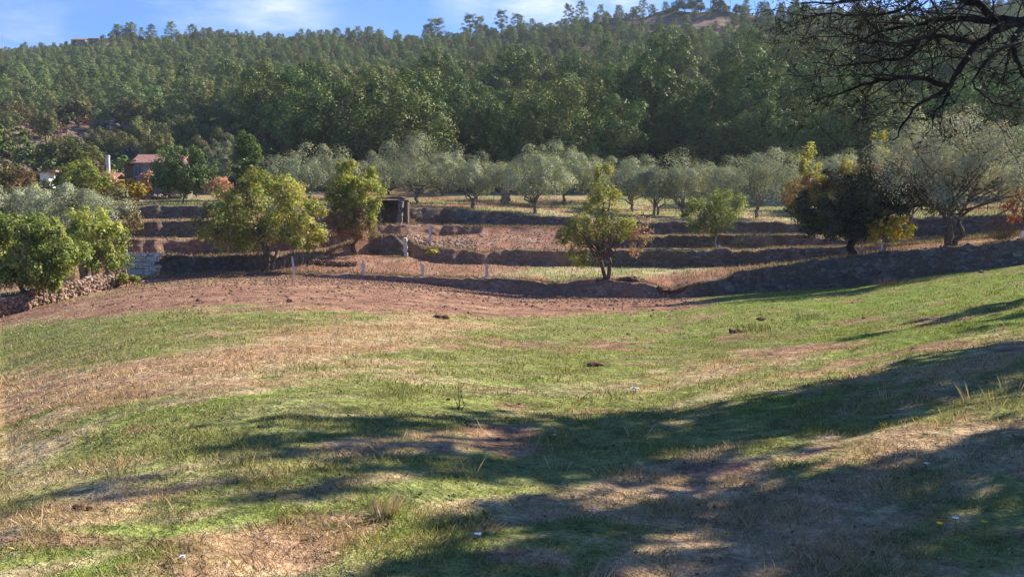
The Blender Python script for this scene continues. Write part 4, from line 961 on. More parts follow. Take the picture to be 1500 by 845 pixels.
# broadleaf belt
pts = scatter(7.4, 117, 212, -.62, .66)
oz = gz(pts[:, 0], pts[:, 1]); opx, opy = project(pts[:, 0], pts[:, 1], oz)
kept = []
for (x, y), z, px, py in zip(pts, oz, opx, opy):
    ymax = np.interp(px, [0, 200, 330, 420, 700, 1000, 1150, 1500], [0, 0, 165, 180, 186, 190, 188, 184])
    ymin = np.interp(px, [0, 330, 450, 1500], [300, 150, 117, 112])
    if y > ymax + rng.normal() * 6 or y < ymin: continue
    kept.append((x, y, z, px))
kept.sort(key=lambda q: q[1])
print('oaks', len(kept))
for (x, y, z, px) in kept:
    front = y < 150
    i = rng.randint(0, 3) if front and px > 380 else (rng.choice([0, 2, 3, 4], p=[.2, .15, .35, .3]))
    s = rng.uniform(.68, 1.14) * (.86 if px < 450 else 1)
    if px > 1130 and y < 150:
        s *= 1.0
    if px > 1240: s *= .95
    if y < 128: lab, gp = 'dark leafy oak in the front row of the wood behind the olive grove', 'oaks in the front row of the wood'
    elif front: lab, gp = 'dark green oak in the thick wood at the foot of the hill', 'oaks at the foot of the hill'
    else: lab, gp = 'olive green oak higher up on the wooded slope below the pines', 'oaks up the slope'
    place(oaks, i, (x, y, z - .3), rng.uniform(0, 6.28), (s, s, s * rng.uniform(.9, 1.1)), lab, gp)
# special dark evergreen mass at right, low
for k, (px, Y, s) in enumerate([(1150, 112, .72), (1195, 108, .85), (1245, 106, .9), (1290, 108, .95), (1345, 104, .9), (1400, 108, .95), (1460, 102, .9), (1520, 100, .9)]):
    q = at(px, Y); place(oaks, k % 3, (q.x, q.y, q.z - .2), k * 1.3, s, 'dark shaded oak behind the ivy clad tree and the big olives at the right', 'dark oaks behind the right terraces')
# pines
pts = scatter(4.1, 150, 447, -.66, .66)
pz = gz(pts[:, 0], pts[:, 1]); ppx, ppy = project(pts[:, 0], pts[:, 1], pz)
Yl, _ = lines_at(pts[:, 0] / pts[:, 1]); ridgeY = Yl[:, -1]
dens = fbm(pts[:, 0] * .02, pts[:, 1] * .02, 501)
cand = []; scr = []
for j in range(len(pts)):
    x, y = pts[j]; px, py = ppx[j], ppy[j]
    if y > ridgeY[j] + 6: continue
    lo = np.interp(px, [0, 160, 230, 330, 500, 1000, 1150, 1500], [205, 212, 175, 165, 180, 186, 184, 180])
    clearing = ell(px, py, 1010, 38, 120, 19) * .95 + ell(px, py, 1060, 112, 60, 7) * .9 + ell(px, py, 138, 58, 34, 9)
    if y < lo + rng.normal() * 5:
        continue
    pr = .93 - .5 * np.clip(-dens[j] * 2.5, 0, 1) - .25 * (800 < px < 1150)
    if rng.uniform() > pr or rng.uniform() < clearing * 1.15: scr.append(j); continue
    cand.append(j)
cand.sort(key=lambda j: pts[j, 1])
ridge_trees = [(640, 27, 34, 4), (628, 38, 22, 0), (690, 22, 26, 4), (703, 24, 20, 4), (735, 16, 22, 4), (758, 20, 24, 4), (790, 34, 16, 0), (831, 6, 18, 4), (849, 2, 22, 2), (877, 7, 16, 2), (903, 8, 16, 0), (562, 46, 18, 2),
               (545, 54, 10, 1), (186, 36, 20, 0), (204, 33, 20, 1), (234, 36, 18, 2), (262, 32, 20, 2), (292, 36, 16, 1), (1105, 3, 14, 0), (1135, 8, 16, 2), (1155, 6, 18, 0), (48, 66, 12, 0), (950, 22, 8, 1), (75, 64, 12, 1)]
n_ind = 300 - len(ridge_trees)
ind = cand[:n_ind]; rest = cand[n_ind:]
for j in ind:
    x, y = pts[j]; s = rng.uniform(.45, .95); i = rng.randint(0, 4)
    place(pines, i, (x, y, pz[j] - .2), rng.uniform(0, 6.28), (s, s, s * rng.uniform(.9, 1.2)), 'green pine just above the oaks on the wooded hillside' if px < 9999 else '', 'pines above the oaks')
for (px, top, wpx, i) in ridge_trees:
    u = (px - 750) / FPX; Yr = float(lines_at(np.array([u]))[0][0, -1]) - 3; q = at(px, Yr)
    H = P(px, top, Yr)[2] - q.z; H0 = [9, 8, 10, 7, 12][i]; W0 = [6.2, 6.4, 6.4, 6, 6.5][i]; s = max(.5, H / H0); sw = max(.6, wpx / FPX * Yr / W0)
    side = 'left' if px < 450 else ('middle' if px < 780 else 'upper right')
    place(pines, i, (q.x, q.y, q.z - .2), px * .7, (sw, sw, s), 'pine standing against the sky on the %s part of the ridge' % side, 'pines on the %s ridge' % side)
# dark round tree in the clearing + hilltop bushes
q = at(1088, 222); place(oaks, 1, (q.x, q.y, q.z - .4), 1, (.78, .78, .5), 'single dark round oak beside the small brown clearing high on the hill', 'oak by the upper clearing')
for k, (px, s) in enumerate([(985, .55), (998, .72), (1012, .7)]):
    q = at(px, 351); place(oaks, k % 3, (q.x, q.y, q.z - .4), k, (s, s, s * .75), 'dark rounded tree clump at the very top of the hill', 'dark trees on the hilltop')
for k, px in enumerate([1020, 1042, 1050, 1072]):
    q = at(px, 350); place(oaks, 4, (q.x, q.y, q.z - .4), k, (.42, .42, .45), 'pale ochre bush beside the mast on the hilltop', 'pale bushes on the hilltop')

def points_instancer(name, pos, rotz, scale, variants, label, cat):
    """one 'stuff' object: geometry nodes instance the given trees (crown + trunk) on points"""
    me = bpy.data.meshes.new(name); me.from_pydata([tuple(p) for p in pos], [], [])
    for nm, ar, ty in (('rz', rotz, 'FLOAT'), ('sc', scale, 'FLOAT'), ('vi', np.arange(len(pos)) % len(variants), 'INT')):
        a = me.attributes.new(nm, ty, 'POINT'); a.data.foreach_set('value', np.asarray(ar, dtype=np.int32 if ty == 'INT' else np.float32))
    o = bpy.data.objects.new(name, me); col.objects.link(o)
    g = bpy.data.node_groups.new(name, 'GeometryNodeTree')
    g.interface.new_socket('Geometry', in_out='INPUT', socket_type='NodeSocketGeometry'); g.interface.new_socket('Geometry', in_out='OUTPUT', socket_type='NodeSocketGeometry')
    n = g.nodes.new; l = g.links.new
    gi = n('NodeGroupInput'); go = n('NodeGroupOutput'); jn = n('GeometryNodeJoinGeometry')
    def attr(nm, ty):
        x = n('GeometryNodeInputNamedAttribute'); x.data_type = ty; x.inputs['Name'].default_value = nm; return x.outputs['Attribute']
    rz = attr('rz', 'FLOAT'); scv = attr('sc', 'FLOAT'); vi = attr('vi', 'INT')
    cx = n('ShaderNodeCombineXYZ'); l(rz, cx.inputs[2])
    for k, v in enumerate(variants):
        jj = n('GeometryNodeJoinGeometry')
        for ch in v.children:
            oi = n('GeometryNodeObjectInfo'); oi.transform_space = 'ORIGINAL'; oi.inputs['Object'].default_value = ch; oi.inputs['As Instance'].default_value = True
            l(oi.outputs['Geometry'], jj.inputs[0])
        cmp_ = n('FunctionNodeCompare'); cmp_.data_type = 'INT'; cmp_.operation = 'EQUAL'; l(vi, cmp_.inputs[2]); cmp_.inputs[3].default_value = k
        ip = n('GeometryNodeInstanceOnPoints'); l(gi.outputs[0], ip.inputs['Points']); l(jj.outputs[0], ip.inputs['Instance']); l(cmp_.outputs[0], ip.inputs['Selection'])
        l(cx.outputs[0], ip.inputs['Rotation']); l(scv, ip.inputs['Scale']); l(ip.outputs[0], jn.inputs[0])
    l(jn.outputs[0], go.inputs[0])
    md = o.modifiers.new('scatter', 'NODES'); md.node_group = g
    return tag(o, label, cat, kind='stuff')
rest = np.array(rest)
print('pines rest', len(rest), 'scrub', len(scr))
hm = fbm(pts[rest, 0] * .015, pts[rest, 1] * .015, 66)
points_instancer('pine_forest', np.stack([pts[rest, 0], pts[rest, 1], pz[rest] - .2], -1), rng.uniform(0, 6.28, len(rest)),
                 rng.uniform(.38, 1.0, len(rest)) * (1 + hm * .9) * np.interp(pts[rest, 1], [200, 300, 420], [.86, .72, .56]), pines[:4], 'the far pine wood covering the upper hillside', 'forest')
# left scrub slope individuals
sl = scatter(5.2, 112, 205, -.62, -.33); k = 0
slz = gz(sl[:, 0], sl[:, 1]); spx, spy = project(sl[:, 0], sl[:, 1], slz)
for j in range(len(sl)):
    x, y = sl[j]
    if spx[j] > 225 - (y - 112) * .2 or rng.uniform() < .25 + .35 * float(ell(spx[j], spy[j], 40, 205, 130, 40)): continue
    rusty = spx[j] < 170 and rng.uniform() < .65
    i = rng.choice([0, 4, 2]) if rusty else rng.choice([1, 3, 1, 2])
    s = rng.uniform(.8, 1.5) * (1.7 if (not rusty and rng.uniform() < .3) else 1)
    lab = {0: 'brown heather bush on the scrub slope at the left', 4: 'rust red bush on the scrub slope at the left', 2: 'grey green bush on the scrub slope at the left', 1: 'dull green bush on the scrub slope at the left', 3: 'bright green bush on the scrub slope at the left'}[int(i)]
    place(scrubs, i, (x, y, slz[j] - .1), rng.uniform(0, 6.28), s, lab, lab.split(' on ')[0].replace(' bush', '') + ' bushes on the left slope')
for k, (px, Y, s_) in enumerate([(15, 160, .62), (40, 175, .7), (75, 168, .55), (150, 150, .5), (185, 138, .55), (215, 150, .62), (235, 128, .5), (250, 142, .6), (285, 136, .6), (300, 125, .5), (170, 175, .7), (120, 190, .7), (205, 178, .7), (330, 128, .55), (60, 132, .3)]):
    q = at(px, Y); place(oaks, 3 + k % 2, (q.x, q.y, q.z - .3), k * 1.7, (s_, s_, s_ * .95), 'dull green rounded tree on or beside the scrub slope at the left', 'rounded trees on the left slope')
# understorey heath
us_ = scatter(5.0, 114, 440, -.62, .62); uz = gz(us_[:, 0], us_[:, 1]); Yl, _ = lines_at(us_[:, 0] / us_[:, 1])
qx, qy = project(us_[:, 0], us_[:, 1], uz); ok = (us_[:, 1] < Yl[:, -1] + 3) & (rng.uniform(size=len(us_)) > 1.1 * ell(qx, qy, 30, 210, 150, 45) + 1.0 * ell(qx, qy, 1010, 40, 130, 20)); us_ = us_[ok]; uz = uz[ok]
points_instancer('undergrowth', np.stack([us_[:, 0], us_[:, 1], uz - .1], -1), rng.uniform(0, 6.28, len(us_)), rng.uniform(.5, 1.1, len(us_)), scrubs[:4], 'heath and low scrub between the trees on the hillside', 'undergrowth')

# ------------------------------------------------------------------ grass
rng = np.random.RandomState(4242)
def grass_layer(y0, y1, per_m2, h, wd, tall=.04):
    area = .62 * 2 * (y1 ** 2 - y0 ** 2) / 2; n = int(area * per_m2)
    y = np.sqrt(rng.uniform(y0 ** 2, y1 ** 2, n)); u = rng.uniform(-.62, .62, n); x = u * y
    Y0_, _ = lines_at(u); ok = y < Y0_[:, 0] - .2; x = x[ok]; y = y[ok]
    z = gz(x, y); c, g, s = field_color(x, y, z)
    cl = fbm(x * 2.2, y * 2.2, 15, 3)
    keep = rng.uniform(size=len(x)) < np.clip(.95 - s * .85 + cl * 1.2, .04, 1); x, y, z, c, g = x[keep], y[keep], z[keep], c[keep], g[keep]; cl = cl[keep]
    n = len(x)
    isdry = rng.uniform(size=n) > (.25 + .72 * g)
    col_ = np.where(isdry[:, None], C_STRAW * np.array([1.05, 1.0, .95]), c * 1.0) * rng.uniform(.5, 1.5, (n, 1))
    hh = h * rng.uniform(.4, 1.3, n) * (1 + cl * 2.8); hh = np.clip(hh, h * .2, None)
    big = (rng.uniform(size=n) < tall) & isdry; hh = np.where(big, hh * 2.4, hh); hh = np.minimum(hh, .16)
    ww = wd * rng.uniform(.7, 1.3, n)
    an = rng.uniform(0, 6.28, n); ca, sa = np.cos(an), np.sin(an); lx, ly = rng.normal(size=n) * .45 * hh, rng.normal(size=n) * .45 * hh
    B = np.stack([x, y, z - .01], -1); side = np.stack([ca * ww, sa * ww, 0 * ww], -1) * .5
    mid = B + np.stack([lx * .47, ly * .47, hh * .58], -1); tip = B + np.stack([lx, ly, hh], -1)
    V = np.stack([B - side, B + side, mid + side * .7 , tip], 1)
    return V, col_
parts = [grass_layer(3.0, 6.5, 2600, .042, .0040, .012), grass_layer(6.5, 12, 1100, .045, .0065, .01), grass_layer(12, 24, 330, .050, .013, .008), grass_layer(24, 57, 70, .055, .028, .004)]
V = np.concatenate([a for a, b in parts]); c = np.concatenate([b for a, b in parts]); print('grass blades', len(V))
go_ = obj('grass', quads_mesh('grass', V, c), M['grass']); tag(go_, 'short mixed green and straw coloured grass of the field', 'grass', kind='stuff')
def terrace_grass(n, Y0, Y1, h, wd):
    y = rng.uniform(Y0, Y1, n); u = rng.uniform(-.62, .62, n); Yl, _ = lines_at(u)
    # half of it crowds the edges of the terraces
    k = rng.choice([1, 3, 5, 7, 9], n); e = rng.uniform(size=n) < .5
    y = np.where(e, Yl[np.arange(n), k] + np.abs(rng.normal(size=n)) * .35 - .08, y); x = u * y
    ok = (y > Yl[:, 1] - .1); x, y, u = x[ok], y[ok], u[ok]; z = gz(x, y); c = terr_color(x, y, z); n = len(x)
    cc = (c * .5 + C_STRAW * .5 * rng.uniform(.2, 1.2, (n, 1))) * rng.uniform(.55, 1.3, (n, 1))
    gsel = rng.uniform(size=n) < .3; cc = np.where(gsel[:, None], C_DULL * rng.uniform(.6, 1.2, (n, 1)), cc)
    hh = h * rng.uniform(.3, 1.4, n) ** 1.5; an = rng.uniform(0, 6.28, n); B = np.stack([x, y, z - .02], -1)
    side = np.stack([np.cos(an), np.sin(an), 0 * an], -1) * wd * .5 * rng.uniform(.6, 1.5, (n, 1)); l_ = rng.normal(size=(n, 3)) * .3 * hh[:, None]; l_[:, 2] = hh
    return np.stack([B - side, B + side, B + l_ * .5 + side * .8, B + l_], 1), cc
V, c = terrace_grass(110000, 55, 100, .19, .05)
tg_ = obj('terrace_grass', quads_mesh('terrace_grass', V, c), M['grass']); tag(tg_, 'thin dry grass and weeds on the stone terraces', 'grass', kind='stuff')
# rosettes of broad weeds, fallen leaves and crumbs of soil in the turf
def field_points(n, y0, y1):
    y = np.sqrt(rng.uniform(y0 ** 2, y1 ** 2, n)); u = rng.uniform(-.62, .62, n); Yl, _ = lines_at(u); ok = y < Yl[:, 0] - .3
    x = (u * y)[ok]; y = y[ok]; return x, y, gz(x, y)
x, y, z = field_points(2600, 3.2, 26); cl = fbm(x * .9, y * .9, 19); ok = cl > .0; x, y, z = x[ok], y[ok], z[ok]
k = 9; n = len(x); X_ = np.repeat(x, k); Y_ = np.repeat(y, k); Z_ = np.repeat(z, k); an = rng.uniform(0, 6.28, n * k); sz = np.repeat(rng.uniform(.010, .028, n), k) * rng.uniform(.6, 1.3, n * k)
d = np.stack([np.cos(an), np.sin(an), 0 * an], -1); pr = np.stack([-np.sin(an), np.cos(an), 0 * an], -1); B = np.stack([X_, Y_, Z_ + .01], -1); up_ = np.zeros_like(B); up_[:, 2] = sz * rng.uniform(.2, 1.1, n * k)
V = np.stack([B, B + d * sz[:, None] * .6 + pr * sz[:, None] * .28 + up_ * .8, B + d * sz[:, None] * 1.2 + up_, B + d * sz[:, None] * .6 - pr * sz[:, None] * .28 + up_ * .8], 1)
cw = np.repeat(np.array([(.08, .13, .03), (.12, .17, .05), (.16, .18, .07), (.2, .17, .09)])[rng.randint(0, 4, n)], k, 0) * rng.uniform(.7, 1.3, (n * k, 1))
o = obj('weeds', quads_mesh('weeds', V, cw), M['grass']); tag(o, 'low broad leaved weeds scattered through the turf', 'weeds', kind='stuff')
x, y, z = field_points(9000, 3.2, 30); n = len(x); B = np.stack([x, y, z + rng.uniform(.01, .045, n)], -1); nn = rdir(rng, n); nn[:, 2] = np.abs(nn[:, 2]) + .5
V = leaf_quads(rng, B, nn, .026, .6) ; cw = np.array([(.20, .11, .06), (.30, .19, .10), (.13, .08, .05), (.42, .34, .2)])[rng.randint(0, 4, n)] * rng.uniform(.6, 1.2, (n, 1))
o = obj('fallen_leaves', quads_mesh('fallen_leaves', V, cw), M['grass']); tag(o, 'brown fallen leaves strewn over the grass', 'leaves', kind='stuff')
x, y, z = field_points(16000, 6, 56); c_, g_, s_ = field_color(x, y, z); ok = rng.uniform(size=len(x)) < (s_ * .8 + .01) * np.clip(fbm(x * .8, y * .8, 64) * 5, .03, 1); x, y, z = x[ok][:2600], y[ok][:2600], z[ok][:2600]
mb = MB()
for i in range(len(x)):
    r_ = .008 + rng.exponential(.010) * (1 + y[i] / 30); mb.rock((x[i], y[i], z[i] + r_ * .2), r_, rng)
o = mb.build('soil_crumbs', M['soil_red']); tag(o, 'dark crumbs and small clods of soil on the bare patches', 'soil', kind='stuff')
# tussocks and dry stalk clumps
def tussock(px, py, n, h, label, seed, spread=.18, cols=((.46, .37, .22), (.38, .29, .17)), name='dry_tussock', w=.004, cat='grass tuft', group=None):
    rng = np.random.RandomState(seed); p = hit(px, py); w = w * max(1, p.y / 9)
    a = rng.uniform(0, 6.28, n); r = spread * np.sqrt(rng.uniform(size=n)); b = np.stack([np.cos(a) * r, np.sin(a) * r, -.02 + 0 * r], -1)
    hh = h * rng.uniform(.35, 1.1, n); out_ = np.stack([np.cos(a), np.sin(a), 0 * a], -1) * (hh * rng.uniform(.1, .7, n))[:, None] + rng.normal(size=(n, 3)) * .03
    tip = b + out_; tip[:, 2] = hh; mid = b + out_ * .5; mid[:, 2] = hh * .56
    s = np.stack([-np.sin(a) * 0 + 1, 0 * a, 0 * a], -1) * w * .5
    V = np.stack([b - s, b + s, mid + s * .8, tip], 1); cc = np.array(cols)[rng.randint(0, len(cols), n)] * rng.uniform(.7, 1.3, (n, 1))
    o = obj(name, quads_mesh(name, V, cc), M['grass']); o.location = p; return tag(o, label, cat, group)
tussock(564, 760, 130, .17, 'upright tuft of dry straw coloured grass in the lit foreground', 1, .05, w=.0025)
tussock(670, 778, 300, .06, 'flattened patch of pale dry grass right of the straw tuft', 2, .28)
tussock(1125, 485, 140, .22, 'low olive green brush pile on the far field', 3, .9, ((.2, .2, .09), (.16, .12, .07)), 'brush_pile', .006, 'brush pile')
tussock(1190, 468, 90, .25, 'spiky green weed clump on the bright far grass', 4, .5, ((.15, .2, .06), (.3, .3, .2)), 'weed_clump', .005, 'weed')
for k, (px, py) in enumerate([(1425, 590), (1460, 600), (1395, 615), (1482, 575), (930, 640), (770, 660), (1240, 610), (690, 700), (820, 690), (1300, 590)]):
    tussock(px, py, 14, .20, 'sparse tall dry stalks standing in the shaded grass', 50 + k, .09, name='dry_stalks', w=.0022, group='dry stalk clumps in the grass')
tussock(1305, 418, 90, .45, 'small heap of reddish dry bracken at the foot of the tall dark wall', 6, .8, ((.36, .2, .13), (.28, .16, .1)), 'bracken_heap', .006, 'bracken')
p = hit(672, 601); mb = MB(); rng = np.random.RandomState(9)
for k in range(4): mb.tube(bent(rng, (0, 0, -.03), (rng.normal() * .07, rng.normal() * .05, rng.uniform(.16, .34)), 5, .06), np.linspace(.006, .003, 5), 4)
o = mb.build('bare_sapling', M['bark']); o.location = p; tag(o, 'thin bare sprig sticking up in the middle of the field', 'sapling')
# clods
def clod(px, py, r, label, seed):
    rng = np.random.RandomState(seed); p = hit(px, py); mb = MB()
    for i in range(9): mb.rock((rng.normal() * r * 1.1, rng.normal() * r * .7, r * .1 + rng.uniform(0, .3) * r), r * rng.uniform(.35, .8), rng, (1.2, 1, .6))
    o = mb.build('earth_clod', M['soil']); o.location = p; return tag(o, label, 'clod of earth')
clod(644, 466, .16, 'dark clod of earth alone on the bare reddish ground', 1)
clod(1118, 470, .15, 'largest dark heap of earth in the scraped patch on the right', 2)
clod(1075, 487, .14, 'dark heap of earth nearer than the largest heap', 3)
clod(868, 536, .10, 'dark lump of earth on the lit middle grass', 4)
clod(990, 428, .5, 'brown heap of soil at the low end of the tall dark wall', 5)
clod(915, 415, .6, 'rooty brown mound of earth at the foot of the lone fruit tree', 6)
clod(118, 748, .035, 'small dark earth lump in the dry grass at lower left', 7)
# litter and flowers
def scrap(px, py, s, label, seed):
    rng = np.random.RandomState(seed); p = hit(px, py); mb = MB(); n = 5; vs = []
    for i in range(n):
        for j in range(n): vs.append(((i / (n - 1) - .5) * s + rng.normal() * s * .05, (j / (n - 1) - .5) * s * .6, .03 + rng.uniform(0, .25) * s))
    mb.add(vs, [(i * n + j, (i + 1) * n + j, (i + 1) * n + j + 1, i * n + j + 1) for i in range(n - 1) for j in range(n - 1)])
    mb.add(np.array(vs) - np.array([0, 0, .006]), [(i * n + j, i * n + j + 1, (i + 1) * n + j + 1, (i + 1) * n + j) for i in range(n - 1) for j in range(n - 1)])
    o = mb.build('paper_scrap', M['paper']); o.location = p; return tag(o, label, 'litter')
scrap(930, 573, .12, 'bluish white crumpled scrap at the upper edge of the big shadow', 1)
scrap(700, 789, .045, 'white scrap beside the flattened dry grass', 2)
scrap(268, 828, .03, 'small white scrap near the bottom left edge', 3)
scrap(872, 752, .022, 'tiny white scrap in the lit strip right of centre', 4)
scrap(812, 641, .03, 'tiny white scrap in the shaded grass near the middle', 5)
M['petal_y'] = noisy('yellow_petal', (.65, .45, .02), (.8, .6, .04), 50, bump=0); M['petal_w'] = noisy('white_petal', (.75, .75, .75), (.85, .85, .82), 50, bump=0); M['stem'] = noisy('green_stem', (.1, .16, .04), (.14, .2, .05), 30, bump=0)
def flower(px, py, m, label):
    p = hit(px, py + 12); h = .13; e = empty('field_flower', p, label, 'flower')
    mb = MB(); mb.tube([(0, 0, 0), (.01, 0, h * .5), (0, 0, h)], .0025, 5); mb.build('stem', M['stem'], e)
    mb = MB()
    for k in range(10):
        a = k * .628; c_, s_ = math.cos(a), math.sin(a); r = .018
        mb.add([(0, 0, h), (c_ * r - s_ * .005, s_ * r + c_ * .005, h + .004), (c_ * r * 1.25, s_ * r * 1.25, h + .006), (c_ * r + s_ * .005, s_ * r - c_ * .005, h + .004)], [(0, 1, 2, 3)])
    mb.rock((0, 0, h), .009, np.random.RandomState(1), (1, 1, .6)); mb.build('bloom', M[m], e)
flower(1375, 787, 'petal_y', 'yellow flower in the bottom right grass, left one of two'); flower(1440, 784, 'petal_y', 'yellow flower in the bottom right grass, right one of two'); flower(1398, 779, 'petal_w', 'white flower between the two yellow ones'); flower(1356, 693, 'petal_w', 'white flower in the lit strip at the right')
# fallen stick
p = hit(1020, 768); mb = MB(); mb.tube([(-.12, -.1, .03), (0, 0, .05), (.12, .12, .09)], [.004, .004, .003], 5); o = mb.build('fallen_stick', M['bark_grey']); o.location = p; tag(o, 'pale dry stick lying in the shaded grass', 'stick')

# ------------------------------------------------------------------ overhanging tree at upper right
rng = np.random.RandomState(88)
KD = .62
bx, by = 5.9, 6.4; bz = g1(bx, by)
t = empty('overhanging_tree', (bx, by, bz), 'dark leafless tree whose tangled branches hang into the upper right corner', 'tree')
base = np.array([bx, by, bz])
mb = MB(); tw = MB(); leafpos = []
def loc(px, py, Y): return P(px, py, Y * KD) - base
hub = np.array([-.55, -.35, 3.4])
mb.tube(bent(rng, (0, 0, -.3), hub, 7, .03), [.24, .19, .17, .155, .14, .125, .11], 10)
def limb(pts, r0, r1, twn=3, tl=.8, start=0):
    r0, r1, tl = r0 * KD * .85, r1 * KD * .7, tl * KD
    # smooth resample
    pts = np.array(pts); q = []
    for i in range(len(pts) - 1):
        for k in range(4):
            q.append(pts[i] + (pts[i + 1] - pts[i]) * k / 4)
    q.append(pts[-1]); q = np.array(q); q[1:-1] = (q[:-2] + 2 * q[1:-1] + q[2:]) / 4; q[1:-1] += rng.normal(size=(len(q) - 2, 3)) * .005
    rad = np.linspace(r0, r1, len(q)) * (1 + .12 * rng.uniform(-1, 1, len(q))); mb.tube(q, rad, 8)
    for i in range(max(1, start), len(q)):
        for k in range(twn):
            if rng.uniform() < .61: continue
            twig(q[i], q[i] - q[i - 1], tl * rng.uniform(.4, 1.2), min(rad[i] * .40, .0052), 0)
def twig(a, d, L_, r, lev):
    d = d / (np.linalg.norm(d) + 1e-9); v = d * .6 + rdir(rng, 1)[0]; v[2] += rng.choice([.4, .1, -.25]); v /= np.linalg.norm(v)
    n = 5; q = [np.array(a)]
    for i in range(n):
        v = v + rdir(rng, 1)[0] * .28; v /= np.linalg.norm(v); q.append(q[-1] + v * L_ / n)
    tw.tube(q, np.linspace(r, max(.0013, r * .35), n + 1), 4 if lev else 5)
    if lev < 2:
        for i in range(2, n + 1):
            for k in range(1):
                if rng.uniform() < .2: continue
                twig(q[i], v, L_ * rng.uniform(.3, .6), r * .5, lev + 1)
    elif rng.uniform() < .5: leafpos.extend([q[-1], q[-2]])
    if lev >= 1: leafpos.append(q[-1])
A1 = [(1500, 32, 8.6), (1462, 42, 8.6), (1428, 68, 8.5), (1405, 100, 8.4), (1388, 132, 8.4)]
j0 = loc(1560, 5, 8.8)
mb.tube([hub * .98, (hub + j0) / 2 + np.array([0, 0, .15]), j0, loc(*A1[0])], [.08, .055, .038, .030], 8)
limb([loc(*a) for a in A1], .046, .032, 1, .6)
limb([loc(*a) for a in [(1388, 132, 8.4), (1368, 142, 8.3), (1340, 156, 8.2), (1325, 180, 8.1), (1308, 206, 8.0)]], .028, .008, 1, .45)
limb([loc(*a) for a in [(1392, 128, 8.4), (1345, 112, 8.5), (1290, 116, 8.5), (1235, 133, 8.5), (1185, 152, 8.5)]], .032, .008, 3, .6)
limb([loc(*a) for a in [(1500, 32, 8.6), (1440, 30, 8.8), (1390, 27, 9.0), (1345, 35, 9.0), (1290, 48, 9.1), (1235, 66, 9.2)]], .045, .008, 4, .8)
limb([loc(*a) for a in [(1425, 62, 8.5), (1385, 52, 8.3), (1345, 56, 8.2), (1305, 66, 8.1), (1265, 58, 8.0), (1215, 40, 8.0)]], .034, .007, 4, .8)
limb([loc(*a) for a in [(1345, 60, 8.2), (1330, 85, 8.2), (1280, 90, 8.2), (1240, 98, 8.2), (1190, 92, 8.2)]], .02, .006, 4, .6)
limb([loc(*a) for a in [(1460, 30, 8.8), (1420, 0, 9.0), (1360, -15, 9.2), (1290, -5, 9.2), (1220, 5, 9.3), (1165, 5, 9.4)]], .045, .007, 4, .75)
limb([loc(*a) for a in [(1360, -15, 9.2), (1320, 15, 9.0), (1270, 25, 9.0), (1210, 20, 9.0), (1170, 30, 9.0)]], .02, .006, 4, .6)
limb([loc(*a) for a in [(1510, 30, 8.7), (1482, 55, 8.5), (1490, 90, 8.3), (1500, 112, 8.2), (1520, 130, 8.2)]], .035, .012, 3, .6)
limb([loc(*a) for a in [(1540, -20, 9), (1480, -30, 9), (1420, -50, 9), (1340, -60, 9)]], .05, .02, 3, .9)
limb([loc(*a) for a in [(1388, 132, 8.4), (1384, 150, 8.4), (1368, 165, 8.4), (1366, 190, 8.4)]], .018, .006, 2, .35)
limb([loc(*a) for a in [(1500, 60, 8.0), (1460, 75, 7.9), (1420, 120, 7.8), (1455, 150, 7.8), (1500, 160, 7.8)]], .018, .006, 3, .5)
mb.build('trunk', M['bark_dark'], t, smooth=True)
tw.build('twigs', M['bark_dark'], t)
lp = np.array(leafpos); print('twig leaves', len(lp))
lp = np.repeat(lp, 3, 0)[rng.permutation(len(lp) * 3)[:1500]]; lp = lp + rng.normal(size=lp.shape) * .025
n = len(lp)
obj('crown', quads_mesh('crown', leaf_quads(rng, lp, rdir(rng, n), .03, .4), np.array(DK)[rng.randint(0, 4, n)] * rng.uniform(.7, 1.5, (n, 1))), M['leaf_thick'], t)
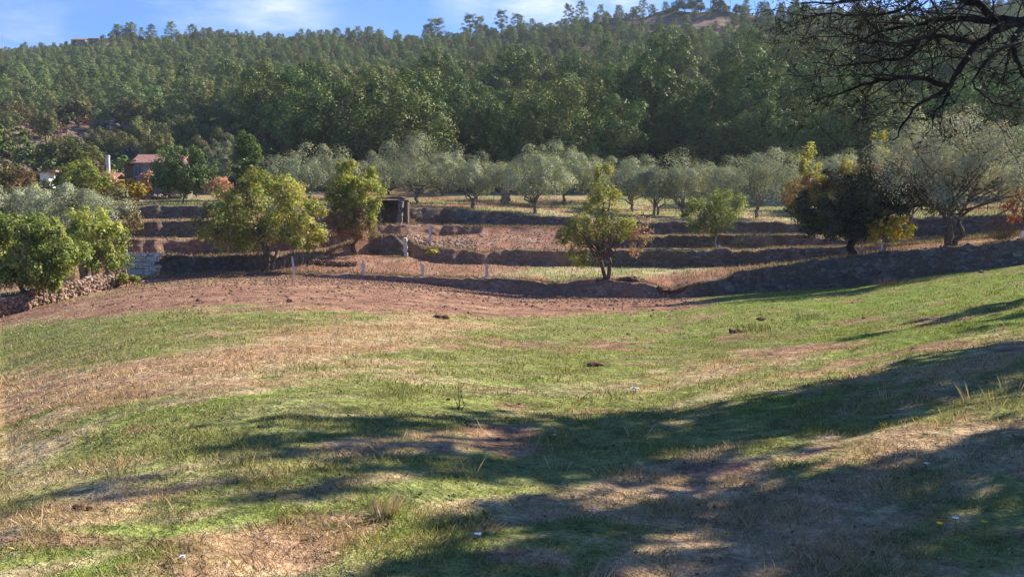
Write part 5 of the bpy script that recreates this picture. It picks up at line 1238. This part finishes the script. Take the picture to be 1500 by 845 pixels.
# the rest of its crown, outside the picture, and its neighbours that shade the field
SHT = []
def shade_tree(x, y, H, W, seed, label, nleaf=2600, size=.30, ncl=60, zlo=.45):
    rng = np.random.RandomState(seed); z = g1(x, y); t = empty('tall_tree', (x, y, z), label, 'tree', 'trees beside the field on the right')
    bl = [(0, 0, H * .7, W * .4, W * .4, H * .26), (W * .25, .5, H * .6, W * .25, W * .3, H * .2), (-W * .25, -.4, H * .62, W * .25, W * .3, H * .2)]
    C = crown(rng, 'crown', bl, ncl, W * .08 + .1, int(nleaf * .95), size * .95, OAK, M['leaf_thick'], t, .7, .4, .9, sprig=.6)
    trunk(rng, 'trunk', .26, H * zlo, C, M['bark'], t, 12)
def shade_for(px, py, h, H, W, seed, label, **k):
    p = hit(px, py); tt = h / math.tan(SUN_EL); shade_tree(p.x + math.sin(SUN_AZ) * tt, p.y + math.cos(SUN_AZ) * tt, H, W, seed, label, **k)
def shade_at(gx, gy, h, H, W, seed, label, **k):
    tt = (h) / math.tan(SUN_EL); shade_tree(gx + math.sin(SUN_AZ) * tt, gy + math.cos(SUN_AZ) * tt, H, W, seed, label, **k)
shade_at(0.7, 8.7, 9.8, 13.5, 4.9, 601, 'tall oak beside the field whose crown shades the middle of the grass', ncl=90, nleaf=3000)
shade_at(4.2, 10.4, 10.5, 13.5, 4.6, 606, 'tall oak between two others of the row beyond the right edge', ncl=70, nleaf=2000)
shade_at(8.4, 12.4, 9.5, 13.0, 5.6, 605, 'oak beside the field standing behind the tall oak on the right', ncl=80, nleaf=2800)
shade_at(9.5, 20.0, 10.5, 13, 2.4, 602, 'oak beyond the right edge throwing a thin shadow over the far grass', ncl=40, nleaf=1500)
shade_for(1560, 470, 10, 12, 5.0, 607, 'farthest oak of the row beyond the right edge', ncl=60, nleaf=2000)
shade_at(1.3, 4.7, 9.0, 12, 4.5, 603, 'oak close to the viewer on the right shading the bottom of the grass', ncl=90, nleaf=3600)
shade_at(6.6, 6.4, 8.5, 11, 3.4, 604, 'broad oak right beside the viewer shading the bottom corner', ncl=90, nleaf=3400)

# ------------------------------------------------------------------ haze
mh_ = bpy.data.materials.new('haze_air'); mh_.use_nodes = True; ht = mh_.node_tree; ht.nodes.clear()
pv = ht.nodes.new('ShaderNodeVolumePrincipled'); ho_ = ht.nodes.new('ShaderNodeOutputMaterial')
pv.inputs['Density'].default_value = .00018; pv.inputs['Color'].default_value = (.78, .86, 1.0, 1); pv.inputs['Anisotropy'].default_value = .2
ht.links.new(pv.outputs[0], ho_.inputs['Volume'])
mb = MB(); mb.box((0, 0, 0), (2400, 1300, 300)); hz = mb.build('haze', mh_)
zlow = -40
allz = [g1(0, 1), -12]
hz.location = (0, 440, -70 + 150); hz.scale = (1, 1, 1); tag(hz, 'thin blue haze in the valley air', 'haze', kind='stuff')
